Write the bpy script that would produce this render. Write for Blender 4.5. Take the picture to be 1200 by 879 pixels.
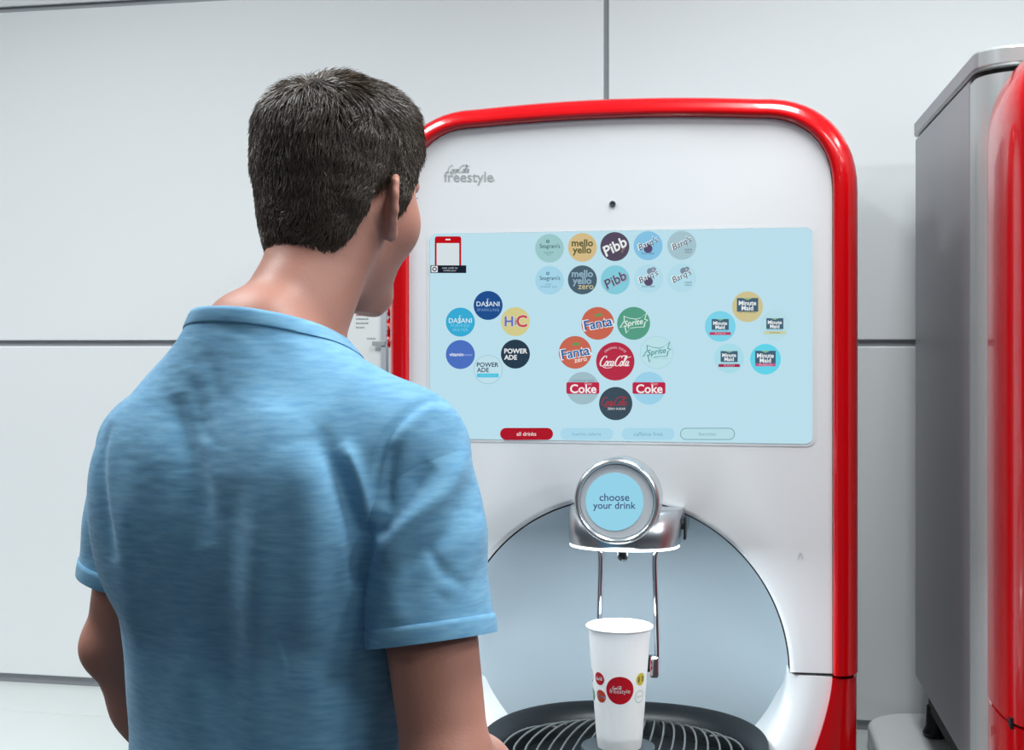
import bpy, bmesh, math, random
import numpy as np
from mathutils import Vector, Matrix, noise

random.seed(7)
rng = np.random.default_rng(11)
for o in list(bpy.data.objects):
    bpy.data.objects.remove(o)
scene = bpy.context.scene
COL = scene.collection

# ------------------------------------------------------------------ camera
F = 1600.0                      # focal length in pixels of the 1200 px frame
HOR = 404.0                     # horizon row
EYE = 1.55
TH = math.radians(11.9)         # camera turned left of the wall normal
ST, CT = math.sin(TH), math.cos(TH)
cam_d = bpy.data.cameras.new('camera')
cam = bpy.data.objects.new('camera', cam_d)
COL.objects.link(cam)
cam.location = (0, 0, EYE)
cam.rotation_euler = (math.pi / 2, 0, TH)
cam_d.sensor_width = 36.0
cam_d.lens = 36.0 * F / 1200.0
cam_d.shift_y = -(439.5 - HOR) / 1200.0
cam_d.clip_start = 0.05
scene.camera = cam

# ------------------------------------------------------------------ world, lights, exposure
w = bpy.data.worlds.new('world')
scene.world = w
w.use_nodes = True
bg = w.node_tree.nodes['Background']
bg.inputs[0].default_value = (0.62, 0.78, 1.0, 1)
bg.inputs[1].default_value = 0.07
vs = scene.view_settings
vs.view_transform = 'Standard'
vs.look = 'None'
vs.exposure = 0.0
vs.gamma = 1.0
vs.use_curve_mapping = False


def ceiling_lamp(x, y, power, sx=0.9, sy=0.45, z=2.93, col=(0.94, 0.985, 1.0), spread=180):
    l = bpy.data.lights.new('ceiling_panel_light', 'AREA')
    l.shape = 'RECTANGLE'
    l.size, l.size_y = sx, sy
    l.energy = power
    l.color = col
    l.spread = math.radians(spread)
    o = bpy.data.objects.new('ceiling_panel_light', l)
    COL.objects.link(o)
    o.location = (x, y, z)
    return o


for lx in (-2.85, -1.35, 0.15, 1.65):
    ceiling_lamp(lx, 1.50, 24, 0.40, 0.90, spread=147)
for lx, pw in ((-3.0, 12), (1.4, 16), (2.9, 58)):
    ceiling_lamp(lx, 0.10, pw)
for ly in (-2.2, -5.0):
    for lx in (-3.0, -1.0, 1.0, 3.0):
        ceiling_lamp(lx, ly, 4, 0.6, 0.6)


# ------------------------------------------------------------------ helpers
def W(r, f, z):
    """camera-frame right / forward -> world"""
    return Vector((-f * ST + r * CT, f * CT + r * ST, z))


def P(x, y, Y):
    """photo pixel onto the vertical plane Y = const"""
    r = (x - 600.0) / F
    u = -(y - HOR) / F
    t = Y / (CT + r * ST)
    return Vector((t * (-ST + r * CT), Y, EYE + u * t))


MATS = {}


def lin(h):
    h = h.lstrip('#')
    out = []
    for i in (0, 2, 4):
        c = int(h[i:i + 2], 16) / 255.0
        out.append(c / 12.92 if c <= 0.04045 else ((c + 0.055) / 1.055) ** 2.4)
    return tuple(out)


def mat(name, col, rough=0.5, metal=0.0, spec=0.5, coat=0.0, emit=None, estr=1.0,
        noise_amt=0.0, noise_scale=30.0, bump=0.0, bump_scale=200.0, sss=0.0, aniso=0.0, stretch=(1, 1, 1)):
    if name in MATS:
        return MATS[name]
    m = bpy.data.materials.new(name)
    m.use_nodes = True
    nt = m.node_tree
    b = nt.nodes['Principled BSDF']
    c = lin(col) if isinstance(col, str) else col
    b.inputs['Base Color'].default_value = (*c, 1)
    b.inputs['Roughness'].default_value = rough
    b.inputs['Metallic'].default_value = metal
    b.inputs['Specular IOR Level'].default_value = spec
    b.inputs['Coat Weight'].default_value = coat
    b.inputs['Coat Roughness'].default_value = 0.04
    b.inputs['Anisotropic'].default_value = aniso
    if sss:
        b.inputs['Subsurface Weight'].default_value = sss
        b.inputs['Subsurface Radius'].default_value = (0.010, 0.004, 0.002)
        b.inputs['Subsurface Scale'].default_value = 1.0
    if emit is not None:
        e = lin(emit) if isinstance(emit, str) else emit
        b.inputs['Emission Color'].default_value = (*e, 1)
        b.inputs['Emission Strength'].default_value = estr
    if noise_amt or bump:
        tc = nt.nodes.new('ShaderNodeTexCoord')
        mp = nt.nodes.new('ShaderNodeMapping')
        mp.inputs['Scale'].default_value = stretch
        nt.links.new(tc.outputs['Object'], mp.inputs[0])
    if noise_amt:
        n = nt.nodes.new('ShaderNodeTexNoise')
        n.inputs['Scale'].default_value = noise_scale
        n.inputs['Detail'].default_value = 5
        nt.links.new(mp.outputs[0], n.inputs['Vector'])
        mx = nt.nodes.new('ShaderNodeMix')
        mx.data_type = 'RGBA'
        mx.inputs[6].default_value = (*[max(0, k * (1 - noise_amt)) for k in c], 1)
        mx.inputs[7].default_value = (*[min(1, k * (1 + noise_amt)) for k in c], 1)
        nt.links.new(n.outputs[0], mx.inputs[0])
        nt.links.new(mx.outputs[2], b.inputs['Base Color'])
    if bump:
        n2 = nt.nodes.new('ShaderNodeTexNoise')
        n2.inputs['Scale'].default_value = bump_scale
        n2.inputs['Detail'].default_value = 3
        nt.links.new(mp.outputs[0], n2.inputs['Vector'])
        bp = nt.nodes.new('ShaderNodeBump')
        bp.inputs['Strength'].default_value = bump
        bp.inputs['Distance'].default_value = 0.002
        nt.links.new(n2.outputs[0], bp.inputs['Height'])
        nt.links.new(bp.outputs[0], b.inputs['Normal'])
    MATS[name] = m
    return m


def empty(name, loc, rz=0.0, **props):
    o = bpy.data.objects.new(name, None)
    o.empty_display_size = 0.1
    COL.objects.link(o)
    o.location = loc
    o.rotation_euler = (0, 0, rz)
    for k, v in props.items():
        o[k] = v
    return o


def tag(o, **props):
    for k, v in props.items():
        o[k] = v
    return o


class MB:
    def __init__(self):
        self.v, self.f, self.m = [], [], []

    def add(self, verts, faces, mi=0):
        b = len(self.v)
        self.v += [tuple(p) for p in verts]
        for f in faces:
            self.f.append(tuple(b + i for i in f))
            self.m.append(mi)
        return self

    def box(self, lo, hi, mi=0):
        x0, y0, z0 = lo
        x1, y1, z1 = hi
        v = [(x0, y0, z0), (x1, y0, z0), (x1, y1, z0), (x0, y1, z0), (x0, y0, z1), (x1, y0, z1), (x1, y1, z1), (x0, y1, z1)]
        return self.add(v, [(0, 3, 2, 1), (4, 5, 6, 7), (0, 1, 5, 4), (1, 2, 6, 5), (2, 3, 7, 6), (3, 0, 4, 7)], mi)

    def grid(self, rows, close_u=False, close_v=False, mi=0, flip=False):
        """rows: list of equally long lists of points"""
        n, m = len(rows), len(rows[0])
        fs = []
        for i in range(n if close_v else n - 1):
            for j in range(m if close_u else m - 1):
                a, b_, c, d = i * m + j, i * m + (j + 1) % m, ((i + 1) % n) * m + (j + 1) % m, ((i + 1) % n) * m + j
                fs.append((a, d, c, b_) if flip else (a, b_, c, d))
        return self.add([p for r in rows for p in r], fs, mi)

    def tube(self, pts, r, seg=8, mi=0, caps=True, closed=False):
        pts = [Vector(p) for p in pts]
        n = len(pts)
        rr = r if hasattr(r, '__len__') else [r] * n
        rows = []
        up = None
        for i, p in enumerate(pts):
            if closed:
                t = pts[(i + 1) % n] - pts[i - 1]
            else:
                t = pts[min(i + 1, n - 1)] - pts[max(i - 1, 0)]
            t.normalize()
            if up is None:
                up = Vector((0, 0, 1)) if abs(t.z) < 0.9 else Vector((1, 0, 0))
            s = t.cross(up).normalized()
            up = s.cross(t).normalized()
            rows.append([p + (s * math.cos(2 * math.pi * k / seg) + up * math.sin(2 * math.pi * k / seg)) * rr[i] for k in range(seg)])
        self.grid(rows, close_u=True, close_v=closed, mi=mi)
        if caps and not closed:
            b = len(self.v)
            self.add(rows[0], [tuple(range(seg))[::-1]], mi)
            self.add(rows[-1], [tuple(range(seg))], mi)
        return self

    def lathe(self, prof, centre, axis='Z', seg=48, mi=0, flip=False):
        """prof: list of (radius, height)"""
        cx, cy, cz = centre
        rows = []
        for (r, h) in prof:
            row = []
            for k in range(seg):
                a = 2 * math.pi * k / seg
                if axis == 'Z':
                    row.append((cx + r * math.cos(a), cy + r * math.sin(a), cz + h))
                else:
                    row.append((cx + r * math.cos(a), cy + h, cz + r * math.sin(a)))
            rows.append(row)
        return self.grid(rows, close_u=True, mi=mi, flip=flip)

    def build(self, name, mats, parent=None, smooth=False, angle=40, origin=None, bevel=0.0, bseg=2, recalc=True):
        org = Vector(origin) if origin is not None else (Vector(parent.get('org', (0, 0, 0))) if parent is not None else Vector((0, 0, 0)))
        me = bpy.data.meshes.new(name)
        me.from_pydata([tuple(Vector(p) - org) for p in self.v], [], self.f)
        me.polygons.foreach_set('material_index', self.m)
        for mm in (mats if isinstance(mats, (list, tuple)) else [mats]):
            me.materials.append(mm)
        bm = bmesh.new()
        bm.from_mesh(me)
        bmesh.ops.remove_doubles(bm, verts=bm.verts, dist=1e-6)
        if recalc:
            bmesh.ops.recalc_face_normals(bm, faces=bm.faces)
        bm.to_mesh(me)
        bm.free()
        o = bpy.data.objects.new(name, me)
        COL.objects.link(o)
        if parent is not None:
            o.parent = parent
        if bevel:
            md = o.modifiers.new('bevel', 'BEVEL')
            md.width = bevel
            md.segments = bseg
            md.limit_method = 'ANGLE'
            md.angle_limit = math.radians(35)
        if smooth:
            me.polygons.foreach_set('use_smooth', [True] * len(me.polygons))
            if angle < 180:
                me.set_sharp_from_angle(angle=math.radians(angle))
        me.update()
        return o


def root(name, loc, rz=0.0, **props):
    e = empty(name, loc, rz, **props)
    return e


def build(mb, name, mats, parent, base, **kw):
    """mesh given in world coordinates under a thing whose Empty stands at base (no rotation)"""
    return mb.build(name, mats, parent, origin=base, **kw)


# ---- flat lettering -------------------------------------------------------
def text2d(s, size=1.0, shear=0.0, bold=0.0, width=None, rot=0.0, space=1.0, line=1.0):
    cu = bpy.data.curves.new('t', 'FONT')
    cu.body = s
    cu.size = size
    cu.shear = shear
    cu.offset = bold * size * 0.55
    cu.space_character = space
    cu.space_line = line
    cu.align_x = 'CENTER'
    cu.align_y = 'CENTER'
    cu.resolution_u = 3
    ob = bpy.data.objects.new('t', cu)
    COL.objects.link(ob)
    dg = bpy.context.evaluated_depsgraph_get()
    ev = ob.evaluated_get(dg)
    me = ev.to_mesh()
    v = [(p.co.x, p.co.y) for p in me.vertices]
    f = [tuple(p.vertices) for p in me.polygons]
    ev.to_mesh_clear()
    bpy.data.objects.remove(ob)
    bpy.data.curves.remove(cu)
    if not v:
        return [], []
    a = np.array(v)
    lo, hi = a.min(0), a.max(0)
    a -= (lo + hi) / 2
    if width:
        a *= width / (hi[0] - lo[0])
    c, s_ = math.cos(rot), math.sin(rot)
    a = a @ np.array([[c, s_], [-s_, c]])
    return [tuple(p) for p in a], f


def disc2d(r=1.0, n=40, rings=1, inner=0.0):
    v, f = [], []
    if inner <= 0:
        v.append((0.0, 0.0))
        rs = [r * (i + 1) / rings for i in range(rings)]
    else:
        rs = [inner, r]
    for q in rs:
        for k in range(n):
            a = 2 * math.pi * k / n
            v.append((q * math.cos(a), q * math.sin(a)))
    b = 1 if inner <= 0 else 0
    if inner <= 0:
        for k in range(n):
            f.append((0, 1 + k, 1 + (k + 1) % n))
    for i in range(len(rs) - 1):
        for k in range(n):
            f.append((b + i * n + k, b + (i + 1) * n + k, b + (i + 1) * n + (k + 1) % n, b + i * n + (k + 1) % n))
    return v, f


def rrect2d(w_, h_, r, n=8):
    v = []
    for (sx, sy, a0) in ((1, 1, 0), (-1, 1, 90), (-1, -1, 180), (1, -1, 270)):
        for k in range(n + 1):
            a = math.radians(a0 + 90.0 * k / n)
            v.append((sx * (w_ / 2 - r) + r * math.cos(a), sy * (h_ / 2 - r) + r * math.sin(a)))
    return v, [tuple(range(len(v)))]


def ring2d(poly_out, poly_in):
    n = len(poly_out)
    return list(poly_out) + list(poly_in), [(k, (k + 1) % n, n + (k + 1) % n, n + k) for k in range(n)]


def catmull(pts, n=6):
    pts = [np.array(p, float) for p in pts]
    pts = [2 * pts[0] - pts[1]] + pts + [2 * pts[-1] - pts[-2]]
    out = []
    for i in range(1, len(pts) - 2):
        p0, p1, p2, p3 = pts[i - 1:i + 3]
        for k in range(n):
            t = k / n
            out.append(0.5 * ((2 * p1) + (-p0 + p2) * t + (2 * p0 - 5 * p1 + 4 * p2 - p3) * t * t + (-p0 + 3 * p1 - 3 * p2 + p3) * t ** 3))
    out.append(pts[-2])
    return out


def strokes2d(strokes, wd):
    v, f = [], []
    for st in strokes:
        c = catmull(st, 6)
        n = len(c)
        b = len(v)
        for i, p in enumerate(c):
            t = c[min(i + 1, n - 1)] - c[max(i - 1, 0)]
            L = np.hypot(*t) + 1e-9
            t = t / L
            wv = wd * (0.45 + 0.75 * abs(t[1])) * (0.55 + 0.45 * math.sin(math.pi * min(1, max(0, i / (n - 1)))))
            nn = np.array([-t[1], t[0]])
            v += [tuple(p + nn * wv), tuple(p - nn * wv)]
        f += [(b + 2 * i, b + 2 * i + 1, b + 2 * i + 3, b + 2 * i + 2) for i in range(n - 1)]
    return v, f


def script_cola(width, wd=0.035):
    """flowing double-C wordmark as pen strokes"""
    S = []

    def bigC(x):
        S.append([(x + .52, .80), (x + .50, .98), (x + .34, 1.0), (x + .14, .78), (x + .02, .40), (x + .08, .08), (x + .26, 0), (x + .46, .16)])

    def o(x):
        S.append([(x + .16, .50), (x + .04, .36), (x + .0, .14), (x + .08, .0), (x + .2, .08), (x + .26, .30), (x + .18, .50), (x + .10, .42), (x + .34, .40)])

    def c(x):
        S.append([(x + .24, .42), (x + .16, .50), (x + .04, .34), (x + .0, .12), (x + .09, 0), (x + .26, .14)])

    def a(x):
        S.append([(x + .26, .46), (x + .12, .50), (x + .02, .30), (x + .02, .06), (x + .12, .02), (x + .24, .2), (x + .28, .48), (x + .24, .12), (x + .30, 0), (x + .42, .12)])
    bigC(0)
    o(.50); c(.80); a(1.06)
    S.append([(1.44, .26), (1.54, .28)])
    bigC(1.52)
    o(2.02)
    S.append([(2.30, .16), (2.48, .6), (2.54, .96), (2.46, 1.0), (2.38, .5), (2.38, .06), (2.5, .06)])
    a(2.56)
    S.append([(.30, 0), (.55, -.16), (.9, -.20), (1.3, -.12)])
    S.append([(2.02, .86), (2.25, 1.06), (2.6, .86), (2.98, .95)])
    S = [[(px + .22 * py, py) for px, py in st] for st in S]
    v, f = strokes2d(S, wd)
    A = np.array(v)
    lo, hi = A.min(0), A.max(0)
    A = (A - (lo + hi) / 2) * width / (hi[0] - lo[0])
    return [tuple(p) for p in A], f


def arc_text(s, radius, size, bold=0.0):
    v, f = text2d(s, size, bold=bold)
    return [(math.sin(x / radius) * (radius + y), math.cos(x / radius) * (radius + y)) for x, y in v], f


# ---- signed distance modelling for cloth and body ---------------------------
class SDF:
    def __init__(self):
        self.ops = []

    def add(self, fn, lo, hi, k=0.01, op='u'):
        self.ops.append((op, fn, np.array(lo, float), np.array(hi, float), k))
        return self

    @staticmethod
    def comb(op, a, b, k):
        if op == 'u':
            h = np.clip(.5 + .5 * (b - a) / k, 0, 1)
            return b + (a - b) * h - k * h * (1 - h)
        nb = -b
        h = np.clip(.5 - .5 * (nb - a) / k * 1.0, 0, 1)
        return nb + (a - nb) * h + k * h * (1 - h)

    def eval(self, x, y, z):
        d = np.full(np.broadcast(x, y, z).shape, 0.5, np.float32)
        for op, fn, lo, hi, k in self.ops:
            b = fn(x, y, z)
            if op == 'u':
                d = np.minimum(self.comb('u', d, b, k), d)
            else:
                d = self.comb('s', d, b, k)
        return d

    def mesh(self, lo, hi, h):
        lo = np.array(lo, float)
        n = np.ceil((np.array(hi) - lo) / h).astype(int) + 1
        G = np.full(n, 0.5, np.float32)
        ax = [(lo[i] + h * np.arange(n[i])).astype(np.float32) for i in range(3)]
        for op, fn, l, u, k in self.ops:
            pad = 2 * h + k
            i0 = np.clip(np.floor((l - pad - lo) / h).astype(int), 0, n)
            i1 = np.clip(np.ceil((u + pad - lo) / h).astype(int) + 1, 0, n)
            if np.any(i1 <= i0):
                continue
            X = ax[0][i0[0]:i1[0], None, None]
            Y = ax[1][None, i0[1]:i1[1], None]
            Z = ax[2][None, None, i0[2]:i1[2]]
            b = fn(X, Y, Z)
            sl = tuple(slice(i0[j], i1[j]) for j in range(3))
            a = G[sl]
            c = self.comb(op, a, b, k)
            G[sl] = np.minimum(c, a) if op == 'u' else c
        return surface_nets(G, lo, h)


def surface_nets(G, lo, h):
    ins = G < 0
    nx, ny, nz = G.shape
    cnt = np.zeros((nx - 1, ny - 1, nz - 1), np.int8)
    for i in (0, 1):
        for j in (0, 1):
            for k in (0, 1):
                cnt += ins[i:nx - 1 + i, j:ny - 1 + j, k:nz - 1 + k]
    act = (cnt > 0) & (cnt < 8)
    cells = np.argwhere(act)
    idx = np.full(act.shape, -1, np.int32)
    idx[act] = np.arange(len(cells))
    acc = np.zeros((len(cells), 3))
    num = np.zeros(len(cells))
    ci, cj, ck = cells.T
    corners = [(i, j, k) for i in (0, 1) for j in (0, 1) for k in (0, 1)]
    for a in corners:
        for d in range(3):
            if a[d] == 0:
                b = list(a)
                b[d] = 1
                va = G[ci + a[0], cj + a[1], ck + a[2]]
                vb = G[ci + b[0], cj + b[1], ck + b[2]]
                cr = (va < 0) != (vb < 0)
                t = np.where(cr, va / np.where(cr, va - vb, 1), 0)
                p = np.array(a, float)[None, :].repeat(len(cells), 0)
                p[:, d] += t
                acc[cr] += p[cr]
                num[cr] += 1
    V = lo + h * (cells + acc / num[:, None])
    faces = []
    # x edges
    s = ins[:-1, 1:-1, 1:-1] != ins[1:, 1:-1, 1:-1]
    e = np.argwhere(s)
    i, j, k = e[:, 0], e[:, 1] + 1, e[:, 2] + 1
    q = np.stack([idx[i, j - 1, k - 1], idx[i, j, k - 1], idx[i, j, k], idx[i, j - 1, k]], 1)
    fl = ~ins[i, j, k]
    q[fl] = q[fl][:, ::-1]
    faces.append(q)
    s = ins[1:-1, :-1, 1:-1] != ins[1:-1, 1:, 1:-1]
    e = np.argwhere(s)
    i, j, k = e[:, 0] + 1, e[:, 1], e[:, 2] + 1
    q = np.stack([idx[i - 1, j, k - 1], idx[i - 1, j, k], idx[i, j, k], idx[i, j, k - 1]], 1)
    fl = ~ins[i, j, k]
    q[fl] = q[fl][:, ::-1]
    faces.append(q)
    s = ins[1:-1, 1:-1, :-1] != ins[1:-1, 1:-1, 1:]
    e = np.argwhere(s)
    i, j, k = e[:, 0] + 1, e[:, 1] + 1, e[:, 2]
    q = np.stack([idx[i - 1, j - 1, k], idx[i, j - 1, k], idx[i, j, k], idx[i - 1, j, k]], 1)
    fl = ~ins[i, j, k]
    q[fl] = q[fl][:, ::-1]
    faces.append(q)
    return V, np.concatenate(faces)


def cone(a, b, ra, rb, flat=None, fk=1.0):
    """tapered capsule; optional flattening along a direction (fk > 1 thinner)"""
    a, b = np.array(a, float), np.array(b, float)
    ba = b - a
    L = float(ba @ ba)
    fd = None if flat is None else np.array(flat, float) / np.linalg.norm(flat)

    def fn(x, y, z):
        px, py, pz = x - a[0], y - a[1], z - a[2]
        h = np.clip((px * ba[0] + py * ba[1] + pz * ba[2]) / L, 0, 1)
        dx, dy, dz = px - h * ba[0], py - h * ba[1], pz - h * ba[2]
        q = dx * dx + dy * dy + dz * dz
        if fd is not None:
            c = dx * fd[0] + dy * fd[1] + dz * fd[2]
            q = q + c * c * (fk * fk - 1)
        return (np.sqrt(q) - (ra + (rb - ra) * h)).astype(np.float32)
    r = max(ra, rb)
    return fn, np.minimum(a, b) - r, np.maximum(a, b) + r


def ellip(c, r, R=None):
    c, r = np.array(c, float), np.array(r, float)
    R = np.eye(3) if R is None else np.array(R)

    def fn(x, y, z):
        px, py, pz = x - c[0], y - c[1], z - c[2]
        l = [R[0, i] * px + R[1, i] * py + R[2, i] * pz for i in range(3)]
        k0 = np.sqrt(sum((l[i] / r[i]) ** 2 for i in range(3)))
        k1 = np.sqrt(sum((l[i] / r[i] ** 2) ** 2 for i in range(3))) + 1e-6
        return (k0 * (k0 - 1) / k1).astype(np.float32)
    m = float(r.max())
    return fn, c - m, c + m


def loft(table, n=2.3, xf=None, cap=True):
    """table rows: z, half width, y back, y front; xf optional (origin, angle, pitch)"""
    T = np.array(table, float)
    z0, z1 = T[0, 0], T[-1, 0]
    zz = np.linspace(z0, z1, 400)

    def sm(c):
        q = np.interp(zz, T[:, 0], T[:, c])
        for _ in range(3):
            ker = np.ones(15) / 15
            q = np.convolve(np.pad(q, 7, mode='edge'), ker, 'valid')
        return q
    w_, yb, yf = sm(1), sm(2), sm(3)

    def fn(x, y, z):
        if xf is not None:
            o, R = xf
            px, py, pz = x - o[0], y - o[1], z - o[2]
            x = R[0, 0] * px + R[1, 0] * py + R[2, 0] * pz
            y = R[0, 1] * px + R[1, 1] * py + R[2, 1] * pz
            z = R[0, 2] * px + R[1, 2] * py + R[2, 2] * pz
        ww = np.interp(z, zz, w_)
        b = np.interp(z, zz, yb)
        f = np.interp(z, zz, yf)
        yc, hy = (b + f) / 2, (f - b) / 2
        q = (np.abs(x / ww) ** n + np.abs((y - yc) / hy) ** n) ** (1 / n)
        d = (q - 1) * np.minimum(ww, hy)
        if cap:
            d = np.maximum(d, np.maximum(z - z1, z0 - z))
        return d.astype(np.float32)
    return fn


def np_mesh(name, V, Fq, mats, parent, smooth=True):
    me = bpy.data.meshes.new(name)
    me.vertices.add(len(V))
    me.vertices.foreach_set('co', np.asarray(V, np.float32).ravel())
    k = Fq.shape[1]
    me.loops.add(len(Fq) * k)
    me.loops.foreach_set('vertex_index', Fq.astype(np.int32).ravel())
    me.polygons.add(len(Fq))
    me.polygons.foreach_set('loop_start', np.arange(0, len(Fq) * k, k, dtype=np.int32))
    me.update(calc_edges=True)
    me.validate()
    me.polygons.foreach_set('use_smooth', [smooth] * len(me.polygons))
    for m in (mats if isinstance(mats, (list, tuple)) else [mats]):
        me.materials.append(m)
    o = bpy.data.objects.new(name, me)
    COL.objects.link(o)
    o.parent = parent
    return o


def laplace(V, Fq, it=2, lam=0.5):
    V = V.copy()
    n = len(V)
    E = np.concatenate([np.stack([Fq[:, i], Fq[:, (i + 1) % 4]], 1) for i in range(4)])
    for _ in range(it):
        s = np.zeros_like(V)
        c = np.zeros(n)
        np.add.at(s, E[:, 0], V[E[:, 1]])
        np.add.at(c, E[:, 0], 1)
        np.add.at(s, E[:, 1], V[E[:, 0]])
        np.add.at(c, E[:, 1], 1)
        V += lam * (s / np.maximum(c, 1)[:, None] - V)
    return V


def vnormals(V, Fq):
    a = V[Fq[:, 2]] - V[Fq[:, 0]]
    b = V[Fq[:, 3]] - V[Fq[:, 1]]
    fn = np.cross(a, b)
    N = np.zeros_like(V)
    for i in range(4):
        np.add.at(N, Fq[:, i], fn)
    return N / (np.linalg.norm(N, axis=1)[:, None] + 1e-12)


# ------------------------------------------------------------------ materials
M_panel = mat('wall_panel_white', '#e8ebec', 0.42, spec=0.35, noise_amt=0.012, noise_scale=3)
M_joint = mat('joint_grey', '#9a9da2', 0.5)
M_counter = mat('counter_solid_surface', '#c6cbca', 0.45, noise_amt=0.02, noise_scale=12)
M_floor = mat('floor_tile_grey', '#56575a', 0.5, noise_amt=0.1, noise_scale=6)
M_ceil = mat('ceiling_white', '#c9ccd0', 0.7)
M_white = mat('glossy_white_plastic', '#f1f3f4', 0.22, spec=0.4, coat=0.25)
M_red = mat('glossy_red_plastic', '#d0000a', 0.22, spec=0.5, coat=0.6)
M_alcove = mat('pale_blue_grey_liner', '#c3d1d9', 0.4)
M_black = mat('black_plastic', '#15191c', 0.45)
M_tray = mat('dark_drip_tray', '#14181b', 0.42, spec=0.35)
M_gap = mat('dark_gap', '#0c0c0e', 0.7)
M_chrome = mat('chrome', '#dfe2e4', 0.10, metal=1.0)
M_bezel = mat('satin_chrome', '#d3d7d9', 0.24, metal=0.9)
M_satin = mat('satin_silver', '#b9bec2', 0.28, metal=0.9)
M_steel = mat('brushed_grey_steel', '#a6a5aa', 0.42, metal=0.4, noise_amt=0.06, noise_scale=90, stretch=(1, 1, 0.03))
M_silver = mat('pale_silver_plastic', '#bcc2c1', 0.32, metal=0.35)
M_led = mat('white_led_strip', '#ffffff', 0.4, emit=(0.9, 1.0, 1.0), estr=3.0)
M_logo = mat('grey_logo_print', '#aeb3b3', 0.4)
M_cup = mat('white_paper_cup', '#f4f5f3', 0.45, sss=0.08)
M_cup.node_tree.nodes['Principled BSDF'].inputs['Subsurface Radius'].default_value = (0.005, 0.0052, 0.0055)
M_wire = mat('grille_wire', '#7d8080', 0.35, metal=0.6)

# ------------------------------------------------------------------ the setting
YW = 2.75
wall = MB().box((-4.5, YW, 0), (3.5, YW + 0.12, 3.0)).build('wall_back', M_joint)
wall['kind'] = 'structure'
ZJ = [0.812, 1.553, 2.296, 3.0]
XJ = P(711, 60, YW).x
PWID = 1.49
JW = 0.0065
xs = [XJ + PWID * k for k in (-3, -2, -1, 0, 1, 2, 3)]
for r in range(3):
    for c in range(len(xs) - 1):
        x0, x1 = max(xs[c], -4.5) + JW * 0.8, min(xs[c + 1], 3.5) - JW * 0.8
        if x1 - x0 < 0.05:
            continue
        MB().box((x0, YW - 0.009, ZJ[r] + JW), (x1, YW, ZJ[r + 1] - JW)).build('wall_panel', M_panel, wall, origin=(0, 0, 0), bevel=0.002)
fl = MB().box((-4.5, -6.5, -0.1), (3.5, YW + 0.12, 0)).build('floor', M_floor)
fl['kind'] = 'structure'
ce = MB().box((-4.5, -6.5, 3.0), (3.5, YW + 0.12, 3.1)).build('ceiling', M_ceil)
ce['kind'] = 'structure'

# counter that carries the machines
ZC = 0.80
cb = (-0.5, 2.3, 0)
ct = root('counter', cb, label='long pale grey counter along the panelled wall under the dispensers', category='counter')
YS = 2.527
MB().box((-4.4, 1.95, ZC - 0.04), (3.4, YS - 0.0015, ZC)).build('worktop', M_counter, ct, origin=cb, bevel=0.003)
MB().box((-4.4, YS + 0.0015, ZC - 0.04), (3.4, YW - 0.002, ZC - 0.0006)).build('back_strip', M_counter, ct, origin=cb, bevel=0.002)
MB().box((-4.4, YS - 0.01, ZC - 0.035), (3.4, YS + 0.01, ZC - 0.008)).build('seam_filler', M_gap, ct, origin=cb)
for k in range(5):
    x0 = -4.38 + k * 1.556
    MB().box((x0 + 0.003, 2.0, 0.10), (x0 + 1.553, 2.04, ZC - 0.041)).build('front_panel', M_counter, ct, origin=cb, bevel=0.002)
MB().box((-4.36, 2.04, 0.0), (3.36, YW - 0.01, ZC - 0.041)).build('carcass', M_joint, ct, origin=cb)


# ------------------------------------------------------------------ the main dispenser
YM = 2.0
CX = -0.268           # machine centre line
mbase = (CX, 2.3, ZC)
mach = root('drink_dispenser', mbase,
            label='white touchscreen drink dispenser with red rim and round icons facing the man', category='drink dispenser')
Z_SPLIT = 1.078


def outline(hw, ztop, rise, rc, zbot, n=14):
    """open path from lower right, over the top, to lower left: list of (x, z, nx, nz)"""
    pts = []
    pts.append((hw, zbot))
    for k in range(1, 7):
        pts.append((hw, zbot + (ztop - rise - rc - zbot) * k / 7))
    for k in range(n + 1):
        a = math.pi / 2 * k / n
        e = 0.88
        pts.append((hw - rc + rc * math.cos(a) ** e, ztop - rise - rc + rc * math.sin(a) ** e))
    xa = hw - rc
    for k in range(1, 12):
        t = 1 - 2 * k / 12
        pts.append((xa * t, ztop - rise * t * t))
    for k in range(n + 1):
        a = math.pi / 2 * (1 - k / n)
        pts.append((-(hw - rc + rc * math.cos(a) ** 0.88), ztop - rise - rc + rc * math.sin(a) ** 0.88))
    for k in range(6, 0, -1):
        pts.append((-hw, zbot + (ztop - rise - rc - zbot) * k / 7))
    pts.append((-hw, zbot))
    return pts


HWI, HWO = 0.3135, 0.3500
ZTI, ZTO = 1.8835, 1.917
inner = outline(HWI, ZTI, 0.007, 0.105, Z_SPLIT + 0.002)
outer = outline(HWO, ZTO, 0.008, 0.14, Z_SPLIT + 0.002)


def rim_rows(inner, outer, cx, yfront, depth, bulge=0.012):
    """profile swept between an inner and an outer outline"""
    rows = []
    prof = []
    prof.append((0.0, 0.012))
    for k in range(13):
        a = math.pi * 0.5 * k / 12
        prof.append((0.03 + 0.97 * math.sin(a) ** 1.0, None if False else -bulge + (bulge + depth * 0.45) * (1 - math.cos(a)) ** 1.3))
    prof[1] = (0.03, -bulge * 0.55)
    prof.append((1.0, depth * 0.6))
    prof.append((0.97, depth))
    for s, dy in prof:
        rows.append([(cx + a[0] + (b[0] - a[0]) * s, yfront + dy, a[1] + (b[1] - a[1]) * s) for a, b in zip(inner, outer)])
    return rows


mb = MB().grid(rim_rows(inner, outer, CX, YM, 0.075))
build(mb, 'rim', M_red, mach, mbase, smooth=True, angle=60)['label'] = 'glossy red rim around the upper front'

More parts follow.
